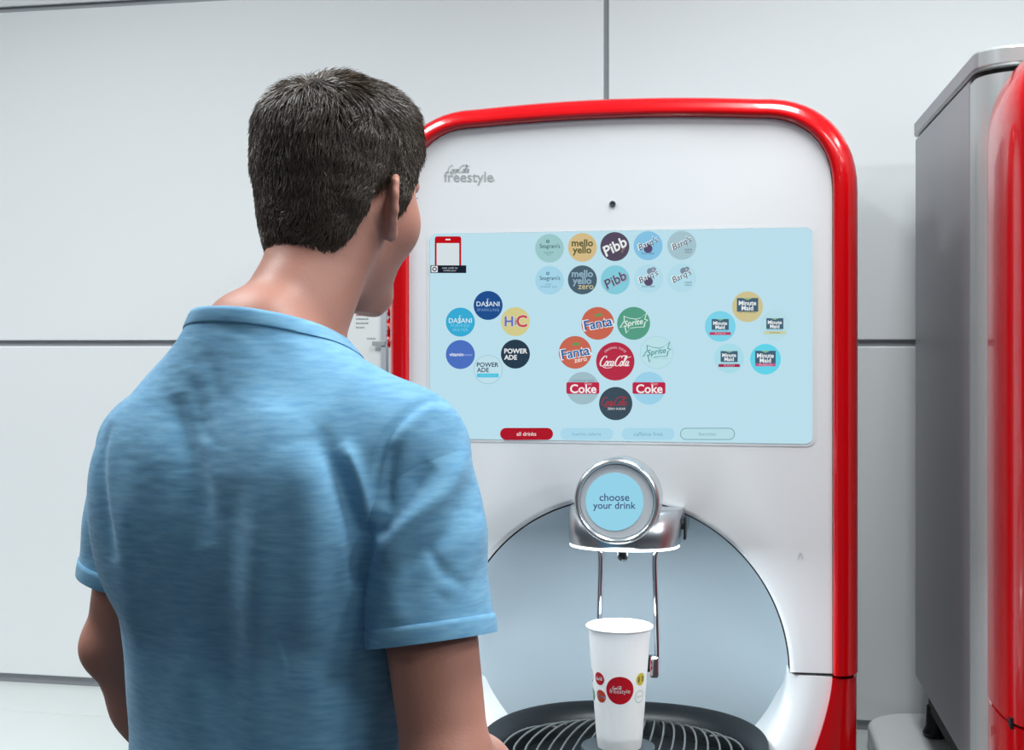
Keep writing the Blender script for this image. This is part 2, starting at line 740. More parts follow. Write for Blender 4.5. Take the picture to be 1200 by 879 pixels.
# white front panel with the circular alcove opening
AX, AZ, AR = -0.262, 1.075, 0.252


def front_panel():
    mb = MB()
    # radial correspondence between the arch (inner loop) and the outline (outer loop)
    out = [(CX + p[0] * 1.0, p[1]) for p in inner]
    # dense outline resample by angle around the arch centre
    n = 180
    a0 = math.asin((Z_SPLIT + 0.002 - AZ) / AR)
    seg = [(Vector(out[i]), Vector(out[i + 1])) for i in range(len(out) - 1)]

    def hit(a):
        d = Vector((math.cos(a), math.sin(a)))
        best = None
        for p, q in seg:
            e = q - p
            den = d.x * e.y - d.y * e.x
            if abs(den) < 1e-12:
                continue
            rx, ry = p.x - AX, p.y - AZ
            t = (rx * e.y - ry * e.x) / den
            s = (rx * d.y - ry * d.x) / den
            if t > 0 and -1e-6 <= s <= 1 + 1e-6:
                best = t if best is None else min(best, t)
        return best
    rows = []
    for k in range(n + 1):
        a = a0 + (math.pi - 2 * a0) * k / n
        d = Vector((math.cos(a), math.sin(a)))
        t = hit(a)
        if t is None:
            t = HWI
        zi = AZ + AR * d.y
        row = []
        for (rr, dy) in ((AR - 0.004, 0.016), (AR - 0.0035, 0.006), (AR - 0.001, 0.0015), (AR + 0.004, 0.0)):
            row.append((AX + rr * d.x, YM + dy, max(AZ + rr * d.y, Z_SPLIT + 0.002)))
        for s in (0.25, 0.5, 0.75, 1.0):
            rr = AR + 0.004 + (t - AR - 0.004) * s
            row.append((AX + rr * d.x, YM, max(AZ + rr * d.y, Z_SPLIT + 0.002)))
        rows.append(row)
    # close the two bottom corners along the split line
    for sgn, row_i, row in ((1, 0, rows[0]), (-1, -1, rows[-1])):
        pass
    mb.grid(rows)
    # split-line return edge
    for sgn in (1, -1):
        xa = AX + sgn * (AR - 0.004)
        xb = CX + sgn * HWI
        mb.add([(xa, YM, Z_SPLIT + 0.002), (xb, YM, Z_SPLIT + 0.002), (xb, YM + 0.02, Z_SPLIT + 0.002), (xa, YM + 0.02, Z_SPLIT + 0.002)], [(0, 1, 2, 3)])
    return mb


build(front_panel(), 'front_panel', M_white, mach, mbase, smooth=True, angle=50)['label'] = 'glossy white front panel'
# thin dark seam ring round the alcove
mb = MB()
pts = [(AX + (AR - 0.0045) * math.cos(a), YM + 0.011, AZ + (AR - 0.0045) * math.sin(a)) for a in [math.radians(2 + 176 * k / 80) for k in range(81)]]
mb.tube(pts, 0.0016, 6)
build(mb, 'seam', M_gap, mach, mbase)

# alcove liner: a smooth niche
DEP = 0.20
mb = MB()
rows = []
NA = 60


def niche(a, s):
    """a: angle in the front plane (0 right .. pi left, then straight down), s: 0 rim .. 1 centre"""
    rr = (AR - 0.005) * math.cos(s * math.pi / 2) ** 0.55
    y = YM + 0.012 + DEP * math.sin(s * math.pi / 2) ** 0.9
    return rr, y


for i in range(25):
    s = i / 24
    rr, y = niche(0, s)
    row = []
    for k in range(7):            # lower right wall
        z = 0.93 + (AZ - 0.93) * k / 7
        row.append((AX + rr, y, z))
    for k in range(NA + 1):
        a = math.pi * k / NA
        row.append((AX + rr * math.cos(a), y, AZ + rr * math.sin(a)))
    for k in range(6, -1, -1):
        z = 0.93 + (AZ - 0.93) * k / 7
        row.append((AX - rr, y, z))
    rows.append(row)
mb.grid(rows)
build(mb, 'alcove_liner', M_alcove, mach, mbase, smooth=True, angle=80)

# lower front: white cheeks and red rim below the split
ZL = ZC + 0.055


def white_edge(z):
    t = max(0.0, (Z_SPLIT - z) / 0.22)
    return HWI - 0.075 * t ** 1.5


def open_edge(z):
    """half width of the opening of the lower cheeks"""
    dz = AZ - z
    if dz < 0.13:
        return math.sqrt(max(AR ** 2 - dz ** 2 * 1.25, 0.02))
    return math.sqrt(AR ** 2 - 0.13 ** 2 * 1.25)


for sgn in (1, -1):
    mb = MB()
    rows = []
    for k in range(17):
        z = Z_SPLIT - 0.002 - (Z_SPLIT - 0.002 - ZL) * k / 16
        we = CX + sgn * white_edge(z)
        oe = AX + sgn * (open_edge(z) - 0.009)
        g = 0.62 * min(1.0, (k / 9)) ** 1.3
        rows.append([(oe - sgn * 0.034 * g, YM + 0.12, z), (oe - sgn * 0.017 * g, YM + 0.06, z), (oe - sgn * 0.004 * g, YM + 0.026, z), (oe + sgn * 0.004, YM + 0.010, z),
                     (oe + sgn * 0.016, YM + 0.002, z), ((oe + we) / 2 + sgn * 0.01, YM - 0.001, z), (we, YM, z), (we, YM + 0.02, z)])
    mb.grid(rows)
    r0 = rows[0]
    mb.add(r0, [tuple(range(len(r0)))])
    build(mb, 'lower_cheek', M_white, mach, mbase, smooth=True, angle=40)
mb = MB()
xa = AX - open_edge(0.9)
xb = AX + open_edge(0.9)
mb.box((xa, YM + 0.004, ZL), (xb, YM + 0.03, 0.922))
build(mb, 'lower_panel', M_white, mach, mbase, bevel=0.004)

for sgn in (1, -1):
    mb = MB()
    rows = []
    for k in range(17):
        z = Z_SPLIT - 0.003 - (Z_SPLIT - 0.003 - ZL) * k / 16
        wi = white_edge(z)
        row = []
        for j in range(13):
            a = math.pi / 2 * j / 12
            s = math.sin(a)
            row.append((CX + sgn * (wi + (HWO - 0.0015 - wi) * s), YM - 0.010 + (0.045) * (1 - math.cos(a)) ** 1.3, z))
        row.append((CX + sgn * (HWO - 0.0015), YM + 0.075, z))
        row.insert(0, (CX + sgn * wi, YM + 0.01, z))
        rows.append(row)
    mb.grid(rows)
    mb.add(rows[0], [tuple(range(len(rows[0])))])
    build(mb, 'lower_rim', M_red, mach, mbase, smooth=True, angle=50)
# dark split gap, cabinet and feet
build(MB().box((CX - HWO + 0.006, YM + 0.012, Z_SPLIT - 0.008), (AX - AR + 0.002, YM + 0.06, Z_SPLIT + 0.008)), 'split_gap', M_gap, mach, mbase)
build(MB().box((AX + AR - 0.002, YM + 0.012, Z_SPLIT - 0.008), (CX + HWO - 0.006, YM + 0.06, Z_SPLIT + 0.008)), 'split_gap', M_gap, mach, mbase)
mb = MB()
mb.box((CX - 0.325, YM + 0.235, ZL), (CX + 0.325, 2.68, 1.895))
build(mb, 'cabinet', M_steel, mach, mbase, bevel=0.012)
mb = MB()
back = [(CX + p[0] * 0.97, YM + 0.06, p[1] - 0.012) for p in outer]
back2 = [(CX + p[0] * 0.94, YM + 0.236, p[1] - 0.02) for p in outer]
mb.grid([back, back2])
b0 = [(CX + sg * 0.34, YM + 0.06, z) for sg, z in ((1, ZL), (1, Z_SPLIT - 0.01))]
for sg in (1, -1):
    mb.add([(CX + sg * 0.339, YM + 0.06, ZL), (CX + sg * 0.339, YM + 0.06, Z_SPLIT), (CX + sg * 0.329, YM + 0.236, Z_SPLIT), (CX + sg * 0.329, YM + 0.236, ZL)], [(0, 1, 2, 3)])
build(mb, 'door_shell', M_silver, mach, mbase, smooth=True)
for sx in (-0.28, 0.28):
    for yy in (YM + 0.10, 2.60):
        mb = MB().lathe([(0.0, 0), (0.022, 0), (0.022, 0.012), (0.014, 0.02), (0.014, 0.056), (0, 0.056)], (CX + sx, yy, ZC), seg=16)
        build(mb, 'foot', M_black, mach, mbase, smooth=True)

# raised flowing letters on the red left flank (seen edge on beside the man's chin)
mb = MB()
for (z0, z1, n) in ((1.596, 1.640, 2), (1.548, 1.590, 2)):
    for q in range(n):
        pts = []
        za, zb = z0 + (z1 - z0) * q / n, z0 + (z1 - z0) * (q + 1) / n
        for k in range(13):
            a = 2 * math.pi * k / 12
            pts.append((CX - HWO - 0.0008 - 0.0045 * abs(math.sin(a)), YM + 0.035 + 0.012 * math.cos(a), (za + zb) / 2 + (zb - za) * 0.5 * math.sin(a + 0.5)))
        mb.tube(pts, 0.0035, 7)
build(mb, 'raised_script', M_red, mach, mbase, smooth=True)

# camera sensor
c = P(718, 239, YM)
mb = MB().lathe([(0.0046, -0.0001), (0.0046, -0.002), (0.0030, -0.0025), (0.0026, -0.001), (0.0, -0.0008)], c, axis='Y', seg=20)
build(mb, 'sensor', mat('sensor_grey', '#5a6062', 0.25), mach, mbase, smooth=True)


# ---- lettering on the front --------------------------------------------------
def plane_map(px, py, Y):
    c = P(px, py, Y)
    ux = (P(px + 5, py, Y) - P(px - 5, py, Y)) / 10.0
    uz = (P(px, py - 5, Y) - P(px, py + 5, Y)) / 10.0
    return c, ux, uz


class Flat:
    """layers of flat print, unit: photo pixels about a centre, in the plane Y"""

    def __init__(self, px, py, Y):
        self.c, self.ux, self.uz = plane_map(px, py, Y)
        self.mb = MB()
        self.mats = []
        self.layer = 0

    def put(self, vf, m, dx=0.0, dy=0.0, sc=1.0, up=1):
        v, f = vf
        if not v:
            return self
        if m not in self.mats:
            self.mats.append(m)
        self.layer += up
        eps = Vector((0, -0.00022 * self.layer, 0))
        self.mb.add([self.c + self.ux * (dx + x * sc) + self.uz * (dy + y * sc) + eps for x, y in v], f, self.mats.index(m))
        return self

    def done(self, name, parent, base):
        o = build(self.mb, name, self.mats, parent, base, recalc=False)
        return o


fl_ = Flat(549, 208, YM - 0.0002)
fl_.put(text2d('freestyle', 10, bold=0.012, width=58), M_logo, 0, -1)
fl_.put(script_cola(27, 0.05), M_logo, -11, 9.5)
fl_.put(disc2d(0.8, 10), M_logo, 30.3, -3.2)
fl_.done('logo_print', mach, mbase)
fl_ = Flat(938, 652, YM - 0.0002)
fl_.put(strokes2d([[(-3, -4), (0, 4), (3, -4)]], 0.6), mat('faint_scuff', '#c9cfd2', 0.3))
fl_.done('scuff', mach, mbase)


def emis(h, k=1.0):
    return mat('screen_' + h.strip('#') + ('_%d' % (k * 100) if k != 1 else ''), '#050607', 0.25, spec=0.25, emit=h, estr=0.93 * k)


SCR = ['503,276', '951,266', '953,518', '505,515']
tl, tr, br, bl = P(503, 275, YM), P(951, 266, YM), P(953, 518, YM), P(505, 516, YM)
xl, xr = (tl.x + bl.x) / 2, (tr.x + br.x) / 2
zt, zb = (tl.z + tr.z) / 2, (bl.z + br.z) / 2
YSc = YM - 0.0012
mb = MB()
v, f = rrect2d(xr - xl, zt - zb, 0.010)
cxs, czs = (xl + xr) / 2, (zt + zb) / 2
mb.add([(cxs + x, YSc, czs + y) for x, y in v] + [(cxs + x, YM + 0.004, czs + y) for x, y in v], f + [(k, (k + 1) % len(v), len(v) + (k + 1) % len(v), len(v) + k) for k in range(len(v))])
screen = build(mb, 'screen', emis('#c0e5f2'), mach, mbase)
screen['label'] = 'glowing pale blue touchscreen'
v2, _ = rrect2d(xr - xl + 0.008, zt - zb + 0.008, 0.013)
v1, _ = rrect2d(xr - xl + 0.0008, zt - zb + 0.0008, 0.0103)
mb = MB()
v, f = ring2d(v2, v1)
mb.add([(cxs + x, YM - 0.0006, czs + y) for x, y in v], f)
build(mb, 'screen_bezel', mat('pale_bezel', '#f0f3f4', 0.25), mach, mbase)
YI = YSc - 0.0003
SB = Vector(mbase)


def icon(px, py, r, col, ring=None):
    fl = Flat(px, py, YI)
    if col:
        fl.put(disc2d(r, 40), emis(col))
    if ring:
        fl.put(disc2d(r, 40, inner=r - 0.6), emis(ring))
    return fl


def fin(fl):
    return fl.done('drink_icon', screen, mbase)


WHT, = ('#f2f7f8',)
# phone picture at upper left (its code square is left blank)
fl = Flat(526, 298, YI)
fl.put(rrect2d(31, 40, 3), emis('#c00512'), -1, 1)
fl.put(rrect2d(6, 1.6, 0.8), emis('#f0e8ea'), -1, 17.2)
fl.put(rrect2d(26.5, 29, 0.6), emis('#dbe6ea'), -1, -1.5)
fl.put(rrect2d(42, 9, 0.5), emis('#141c2b'), -0.5, -17.5)
fl.put(rrect2d(7.4, 7.4, 0.6), emis('#e8eef0'), -16.6, -17.5)
fl.put(disc2d(2.7, 20, inner=1.5), emis('#1f2a36'), -16.6, -17.5)
fl.put(text2d('scan code to', 3.4, width=18), emis('#c9d2d8'), 1.5, -15.9)
fl.put(text2d('mobile pour', 3.4, width=15), emis('#c9d2d8'), 1.5, -19.3, up=0)
fl.done('phone_picture', screen, mbase)

# ginger ales
for (y, c1, sub, tc) in ((291, '#9fcdcf', 'GINGER\nALE', '#4c7078'), (328.5, '#a8d9ee', 'DIET\nGINGER ALE', '#4d7f98')):
    fl = icon(644, y, 16.8, c1)
    fl.put(disc2d(2.0, 12, inner=0.9), emis(tc), -2, 8)
    fl.put(text2d("Seagram's", 7, width=24, space=0.9), emis('#33555f'), 0.5, 2)
    fl.put(text2d(sub, 3.3, width=11 if y < 300 else 19, space=1.3), emis(tc), -1, -6.2, up=0)
    fin(fl)
# mello yello
fl = icon(682.5, 290, 16.9, '#d8c08c')
fl.put(text2d('mello\nyello', 9, bold=0.05, width=25, line=0.72), emis('#5c5e3a'), 0, 0)
fin(fl)
fl = icon(682.5, 328, 17.0, '#4b6372')
fl.put(text2d('mello\nyello', 9, bold=0.05, width=25, line=0.72), emis('#94b4c6'), 0, 2)
fl.put(text2d('zero', 6.5, bold=0.02, width=18), emis('#cfc39a'), 4, -8.6, up=0)
fin(fl)
# pibb
fl = icon(720.5, 289, 17.0, '#564d60')
fl.put(text2d('Pibb', 12, bold=0.04, width=29, rot=math.radians(28), shear=0.1), emis('#eef2f3'), 0, 0)
fl.put(text2d('XTRA', 4, width=8, rot=math.radians(62)), emis('#b9a77f'), 10, -3.5, up=0)
fin(fl)
fl = icon(721, 328, 17.0, '#86d0e0')
fl.put(rrect2d(28, 10, 1.5), emis('#86d0e0'), 0, 0)
fl.put(text2d('Pibb', 12, bold=0.05, width=29, rot=math.radians(28), shear=0.1), emis('#9fa3b8'), 0.6, -0.4)
fl.put(text2d('Pibb', 12, bold=0.01, width=26, rot=math.radians(28), shear=0.1), emis('#514d68'), 0, 0)
fin(fl)


# root beers
def barqs(x, y, bgc, fruit, crown, sub):
    fl = icon(x, y, 17.0, bgc)
    if crown:
        fl.put(disc2d(4.0, 10), emis('#7f8fa4'), 2, 8.5)
        fl.put(disc2d(3.0, 10), emis('#7f8fa4'), 6, 10.5, up=0)
    if fruit:
        fl.put(disc2d(5.2, 16), emis('#5a4f6d'), 0, -3.4)
    fl.put(text2d("Barq's", 9, bold=0.05, width=26, rot=math.radians(26), shear=0.2), emis('#e9f1f4'), -0.5, 2.2)
    fl.put(text2d("Barq's", 9, bold=0.0, width=24, rot=math.radians(26), shear=0.2), emis('#3d4d63'), 0.2, 1.8)
    fl.put(text2d(sub, 2.9, width=15 if '\n' not in sub else 9), emis('#44566c'), 0 if '\n' not in sub else 7.5, -9.2 if '\n' not in sub else -6.6, up=0)
    fin(fl)


barqs(759.5, 288, '#88c6e9', True, False, 'ROOT BEER')
barqs(799, 287.5, '#a9c8d2', False, False, 'CREME\nSODA')
barqs(760, 326.5, '#b5e0ef', True, True, 'ROOT BEER')
barqs(799, 326, '#b6e1ef', False, True, 'CREME\nSODA')


# waters and sports drinks
def dasani(x, y, bgc, sub, sc):
    fl = icon(x, y, 17.0, bgc)
    fl.put(text2d('DASANI', 9, bold=0.012, width=27), emis('#e6f3fa'), 0, 1.8)
    fl.put(strokes2d([[(2.0, 6.0), (-0.2, 6.2), (0.2, 2.4), (-0.6, -2.6), (-2.4, -2.4)]], 0.32), emis('#e6f3fa'), -0.6, 1.4)
    fl.put(text2d(sub, 4.2, width=26 if '\n' not in sub else 22, space=1.15), emis(sc), 0, -5.2 if '\n' not in sub else -6.6, up=0)
    fin(fl)


dasani(572, 358, '#1d4f90', 'SPARKLING', '#7fa6d2')
dasani(539.5, 377.5, '#38aed8', 'PURIFIED\nWATER', '#86d4ee')
fl = icon(604, 377, 17.0, '#d7d08f')
for ch, dx, dy, cc, sz in (('H', -7.5, 0.4, '#6575bd', 16), ('i', 0.2, 0, '#679cc1', 12), ('C', 7.5, 0.6, '#c8504f', 19)):
    fl.put(text2d(ch, sz, bold=0.11), emis('#e6dcd9'), dx, dy, up=1 if ch == 'H' else 0)
for ch, dx, dy, cc, sz in (('H', -7.5, 0.4, '#6575bd', 16), ('i', 0.2, 0, '#679cc1', 12), ('C', 7.5, 0.6, '#c8504f', 19)):
    fl.put(text2d(ch, sz, bold=0.05), emis(cc), dx, dy, up=1 if ch == 'H' else 0)
fin(fl)
fl = icon(539.5, 415.5, 17.0, '#4d72c4')
fl.put(text2d('vitamin', 6, bold=0.03, width=16.5), emis('#f0f4fa'), -4.6, 0)
fl.put(text2d('water', 6, width=10.5), emis('#a5b8e2'), 9.2, -0.4, up=0)
fin(fl)
fl = icon(604, 415, 17.0, '#263b4c')
fl.put(text2d('POWER', 8, bold=0.05, width=27), emis('#eef3f5'), 0.5, 3.6)
fl.put(text2d('ADE', 8, bold=0.05, width=15), emis('#eef3f5'), -5.6, -3.8, up=0)
fin(fl)
fl = icon(572, 433, 17.0, '#c4e5f0', '#9cc3d2')
fl.put(text2d('POWER', 8, bold=0.03, width=25.5), emis('#1f3a4e'), -0.4, 5.6)
fl.put(text2d('ADE', 8, bold=0.03, width=14), emis('#1f3a4e'), -6.0, -0.6, up=0)
fl.put(rrect2d(25.5, 4.6, 0.8), emis('#4fc8e6'), -0.3, -7)
fl.put(text2d('ZERO SUGAR', 2.8, width=18), emis('#7fd8ee'), 0, -7)
fin(fl)


# sodas
def fanta(x, y, zero):
    fl = icon(x, y, 19.2, '#cb6852')
    fl.put(([(-5, 9), (-1, 11.5), (4, 11.8), (6, 9), (1, 7.8)], [(0, 1, 2, 3, 4)]), emis('#6f9a5c'), 0, 0)
    fl.put(text2d('Fanta', 14, bold=0.09, width=36.5, rot=math.radians(10)), emis('#eaf1f6'), 0.5, 0)
    fl.put(text2d('Fanta', 14, bold=0.03, width=33, rot=math.radians(10)), emis('#2b67a6'), 0.5, 0)
    if zero:
        fl.put(text2d('zero', 8, bold=0.03, width=15, rot=math.radians(10)), emis('#f3e6e0'), 6.5, -9)
    fin(fl)


fanta(700.5, 379, False)
fanta(674, 413, True)


def sprite(x, y, bgc, ring, line, tcol, zero):
    fl = icon(x, y, 19.3, bgc, ring)
    star = [(-17, -5), (-11, -4), (-9, -12), (-4, -6), (3, -5), (13, -4.5), (14.5, 1.5), (18, 4), (14, 5), (16.5, 13), (9, 7), (3, 5.4), (-5, 6.4), (-12, 9), (-11.6, 3)]
    star = [(a * .98, b_ * 1.0) for a, b_ in star]
    inn = [(a * 0.90, b_ * 0.86) for a, b_ in star]
    fl.put(ring2d(star, inn), emis(line))
    fl.put(text2d('Sprite', 10, bold=0.03, width=22.5, rot=math.radians(9), shear=0.25), emis(tcol), 0, 0)
    if zero:
        fl.put(text2d('ZERO SUGAR', 2.6, width=17), emis('#8fc4cc'), 5.5, -6.8, up=0)
    fin(fl)


sprite(742.5, 379, '#58a188', None, '#d9efe8', '#e6f5ef', False)
sprite(769.5, 413, '#bfe6ee', '#a9d8e2', '#5f9f9c', '#4f9a93', True)
fl = icon(721, 423.5, 22.5, '#b92b45')
fl.put(script_cola(37, 0.062), emis('#f6eaec'), 0.2, -0.5)
fl.put(arc_text('ORIGINAL TASTE', 16.2, 3.6, bold=0.01), emis('#e8c4cb'), 0, 0, up=0)
fin(fl)
for x, bgc in ((683, '#a3c2cc'), (760.5, '#9fd6ef')):
    fl = icon(x, 455, 19.2, bgc)
    fl.put(rrect2d(38.6, 13.6, 2), emis('#bf2546'), 0, 0.2)
    fl.put(text2d('Coke', 15, bold=0.04, width=31), emis('#f6f2f4'), 0.5, -0.6)
    fl.put(text2d('Diet', 4, width=8), emis('#eebfca'), 6.5, 5.2, up=0)
    if x < 700:
        fl.put(text2d('CAFFEINE FREE', 2.8, width=27), emis('#6f93a0'), 0, 8.8, up=0)
    fin(fl)
fl = icon(721.5, 473, 19.5, '#3d4d5a')
fl.put(script_cola(32, 0.055), emis('#a63440'), -1, 2)
fl.put(text2d('ZERO SUGAR', 3.8, bold=0.02, width=21), emis('#dfe6ea'), 1, -6, up=0)
fin(fl)


# lemonades
def minute(x, y, bgc, r, w_, sub, lem):
    fl = icon(x, y, r, bgc)
    h_ = w_ * 0.64
    bx = [(-w_ / 2, -h_ / 2), (w_ / 2, -h_ / 2), (w_ / 2, h_ / 2), (w_ * .22, h_ / 2), (0, h_ * 0.33), (-w_ * .22, h_ / 2), (-w_ / 2, h_ / 2)]
    fl.put((bx, [(0, 1, 2, 3, 4), (0, 4, 5, 6)]), emis('#47657a'), 0, 2.2)
    fl.put(([(-w_ * .2, h_ / 2), (0, h_ * .33), (w_ * .2, h_ / 2)], [(0, 1, 2)]), emis('#8fb58c'), 0, 2.2)
    fl.put(text2d('Minute\nMaid', 6, bold=0.05, width=w_ * .82, line=0.8), emis('#eef4f6'), 0, 1.4)
    if sub:
        fl.put(rrect2d(w_ + (5 if lem != 'b' else 0), 3.4, 0.4), emis(sub), 0, -6.6 if lem == 'b' else -8.4)
        fl.put(text2d('LEMONADE' if lem == 'l' else 'PUNCH', 2.4, width=w_ * .6), emis('#6a6a4c' if lem == 'l' else '#e2b6c6'), 0, -6.6 if lem == 'b' else -8.4)
        if lem != 'b':
            fl.put(text2d('ZERO SUGAR', 2.4, width=w_ * .95), emis('#7fb3c4'), 0, -5.0, up=0)
    else:
        fl.put(text2d('LEMONADE', 2.6, width=w_ * .8), emis('#7c7a58'), 0, -6.2, up=0)
    fin(fl)


minute(876, 359.5, '#d2c795', 18.0, 25, None, '')
minute(844, 382.5, '#7fd8ef', 18.0, 20, '#c0426a', 'p')
minute(908, 381.5, '#bbe3ed', 17.5, 20, '#cfd3a6', 'l')
minute(854.5, 420, '#ade2ef', 17.5, 20, '#a8254f', 'p')
minute(897, 421, '#66d9ef', 18.0, 24, '#c4608f', 'b')
# filter tabs
for (x, wd, txt, fillc, ringc, tcol) in ((617, 62, 'all drinks', '#b00a20', None, '#f6e2e4'), (687.5, 62, 'low/no calorie', '#aedcf0', None, '#7fb0c8'),
                                         (759.5, 62, 'caffeine free', '#aedcf0', None, '#7fb0c8'), (829, 64, 'favorites', '#bbe3ec', '#6f9aa6', '#8ab0ba')):
    fl = Flat(x, 508.5, YI)
    fl.put(rrect2d(wd, 14, 6.9), emis(fillc))
    if ringc:
        a_, _ = rrect2d(wd, 14, 6.9)
        b_, _ = rrect2d(wd - 1.6, 12.4, 6.1)
        fl.put(ring2d(a_, b_), emis(ringc))
    fl.put(text2d(txt, 5, bold=0.02 if x < 620 else 0, width=23 if x < 620 else (34 if x < 780 else 20)), emis(tcol))
    fl.done('tab_button', screen, mbase)

# ---- nozzle unit -------------------------------------------------------------
NX = -0.2475
mb = MB()
rows = []
for (z, hw, fb, yb) in ((1.262, 0.0775, 0.062, 1.965), (1.266, 0.0795, 0.065, 1.965), (1.29, 0.0815, 0.066, 1.968), (1.310, 0.0830, 0.067, 1.985), (1.3135, 0.0825, 0.064, 1.990)):
    row = [(NX + hw, 2.12, z), (NX + hw, yb, z)]
    for k in range(1, 24):
        a = math.pi * k / 24
        row.append((NX + hw * math.cos(a) ** 1 if True else 0, yb - fb * math.sin(a) ** 0.8, z))
    row += [(NX - hw, yb, z), (NX - hw, 2.12, z)]
    rows.append(row)
mb.grid(rows)
mb.add(rows[0], [tuple(range(len(rows[0])))])
mb.add(rows[-1], [tuple(range(len(rows[0])))])
hous = build(mb, 'nozzle_housing', M_satin, mach, mbase, smooth=True, angle=40)
mb = MB()
mb.tube([(p[0], p[1] - 0.0004, p[2] - 0.0005) for p in rows[0][1:-1]], 0.0018, 8)
build(mb, 'light_strip', M_led, hous, mbase, smooth=True)
ll = bpy.data.lights.new('nozzle_lamp', 'AREA')
ll.shape = 'RECTANGLE'
ll.size, ll.size_y = 0.12, 0.03
ll.energy = 1.9
ll.color = (0.86, 0.95, 1.0)
lo_ = bpy.data.objects.new('nozzle_lamp', ll)
COL.objects.link(lo_)
lo_.parent = hous
lo_.location = Vector((NX, 1.93, 1.2595)) - Vector(mbase)
mb = MB().lathe([(0.0, 0.0), (0.004, 0.0006), (0.0072, 0.004), (0.0078, 0.009), (0.0068, 0.014), (0.006, 0.024)], (NX + 0.004, 1.910, 1.2455), seg=20)
build(mb, 'nozzle', M_black, hous, mbase, smooth=True)
mb = MB()
mb.box((NX + 0.0845, 1.965, 1.270), (NX + 0.0875, 1.985, 1.302))
mb.box((NX + 0.0805, 1.965, 1.285), (NX + 0.0870, 1.985, 1.292))
build(mb, 'side_bracket', M_black, hous, mbase, bevel=0.001)

DC = (NX, 1.872, 1.3335)
mb = MB().lathe([(0.0, 0.075), (0.056, 0.075), (0.0585, 0.06), (0.0600, 0.014), (0.0598, 0.006), (0.0575, 0.001), (0.0545, 0.0), (0.0520, 0.002), (0.0512, 0.006)], DC, axis='Y', seg=72)
dial = build(mb, 'dial', M_bezel, mach, mbase, smooth=True, angle=50)
dial['label'] = 'round chrome dial with lit centre'
mb = MB().lathe([(0.0513, 0.005), (0.0505, 0.004), (0.0, 0.004)], DC, axis='Y', seg=72)
build(mb, 'dial_face', mat('dial_white', '#d4d8db', 0.35), dial, mbase, smooth=True, angle=50)
fl = Flat(720, 588, DC[1] + 0.0036)
fl.put(disc2d(34, 64), emis('#98d8ef'))
fl.put(text2d('choose', 9.2, bold=0.018, width=35), emis('#45507c'), 0, 5.2)
fl.put(text2d('your drink', 9.2, bold=0.018, width=50), emis('#45507c'), 0, -5.6, up=0)
fl.done('dial_display', dial, mbase)

# dispensing lever of bent chrome rod with a push pad behind the cup
mb = MB()
LX0, LX1, LY = NX - 0.037, NX + 0.0455, 1.972
left = [(LX0 - 0.004, LY, 1.262), (LX0 - 0.001, LY, 1.252), (LX0 + 0.001, LY, 1.235), (LX0 - 0.001, LY + 0.002, 1.16), (LX0 - 0.002, LY, 1.09)]
right = [(LX1 + 0.004, LY, 1.262), (LX1 + 0.000, LY, 1.252), (LX1 - 0.003, LY, 1.235), (LX1 - 0.001, LY + 0.002, 1.16), (LX1 + 0.001, LY, 1.09)]
mb.tube([tuple(q) for q in catmull(left, 6)], 0.0042, 10)
mb.tube([tuple(q) for q in catmull(right, 6)], 0.0042, 10)
lev = build(mb, 'lever', M_chrome, mach, mbase, smooth=True, angle=50)
mb = MB().box((LX0 - 0.002, LY - 0.004, 1.077), (LX1 + 0.002, LY + 0.003, 1.102))
build(mb, 'push_pad', M_black, lev, mbase, bevel=0.003)
mb = MB().box((LX1 - 0.009, LY - 0.014, 1.071), (LX1 + 0.004, LY + 0.006, 1.102))
build(mb, 'end_clip', M_chrome, lev, mbase, bevel=0.004, bseg=3)

# ---- drip tray ------------------------------------------------------------------
TX, TY, TZ = -0.2475, 1.935, 0.985


def oval(a, b_back, b_front, t):
    c, s = math.cos(t), math.sin(t)
    e = 0.86
    return (TX + a * math.copysign(abs(c) ** e, c), TY + (b_back if s > 0 else b_front) * math.copysign(abs(s) ** e, s))


mb = MB()
rows = []
for (sc, dz) in ((0.965, -0.060), (0.995, -0.02), (1.0, -0.004), (0.99, 0.0), (0.965, -0.001), (0.90, -0.012), (0.875, -0.018), (0.86, -0.026), (0.84, -0.045), (0.6, -0.047), (0.0, -0.047)):
    rows.append([(*oval(0.207 * sc, 0.226 * sc, 0.15 * sc, 2 * math.pi * k / 96), TZ + dz) for k in range(96)])
mb.grid(rows, close_u=True)
mb.add(rows[0], [tuple(range(96))])
tray = build(mb, 'drip_tray', M_tray, mach, mbase, smooth=True, angle=50)
tray['label'] = 'oval black drip tray with curved wire grille'
NWR = 21
for k in range(NWR):
    u = -1 + 2 * (k + 0.5) / NWR
    pts = []
    for j in range(17):
        s = -1 + 2 * j / 16
        a = 0.865 * math.asin(1) * s / (math.pi / 2) * math.pi / 2
        cs = math.cos(a * 1.12)
        x = TX + 0.180 * u * (0.66 + 0.34 * cs)
        lim = math.sqrt(max(0.0, 1 - (u * 0.93) ** 2))
        y = TY + (0.197 if s > 0 else 0.128) * math.sin(a * 1.1) * (0.35 + 0.65 * lim)
        z = TZ - 0.0125 - 0.009 * s * s
        pts.append((x, y, z))
    mb = MB().tube(pts, 0.0016, 6)
    build(mb, 'grille_wire', M_wire, tray, mbase, smooth=True)
CUPX, CUPY = -0.2488, 1.915
mb = MB().lathe([(0.0, 0.0), (0.047, 0.0), (0.0515, 0.0008), (0.0525, -0.001), (0.0525, -0.009), (0.049, -0.0105), (0, -0.0105)], (CUPX - 0.002, CUPY, TZ - 0.001), seg=56)
build(mb, 'cup_rest', mat('dark_rest', '#3a4248', 0.35), tray, mbase, smooth=True, angle=40)

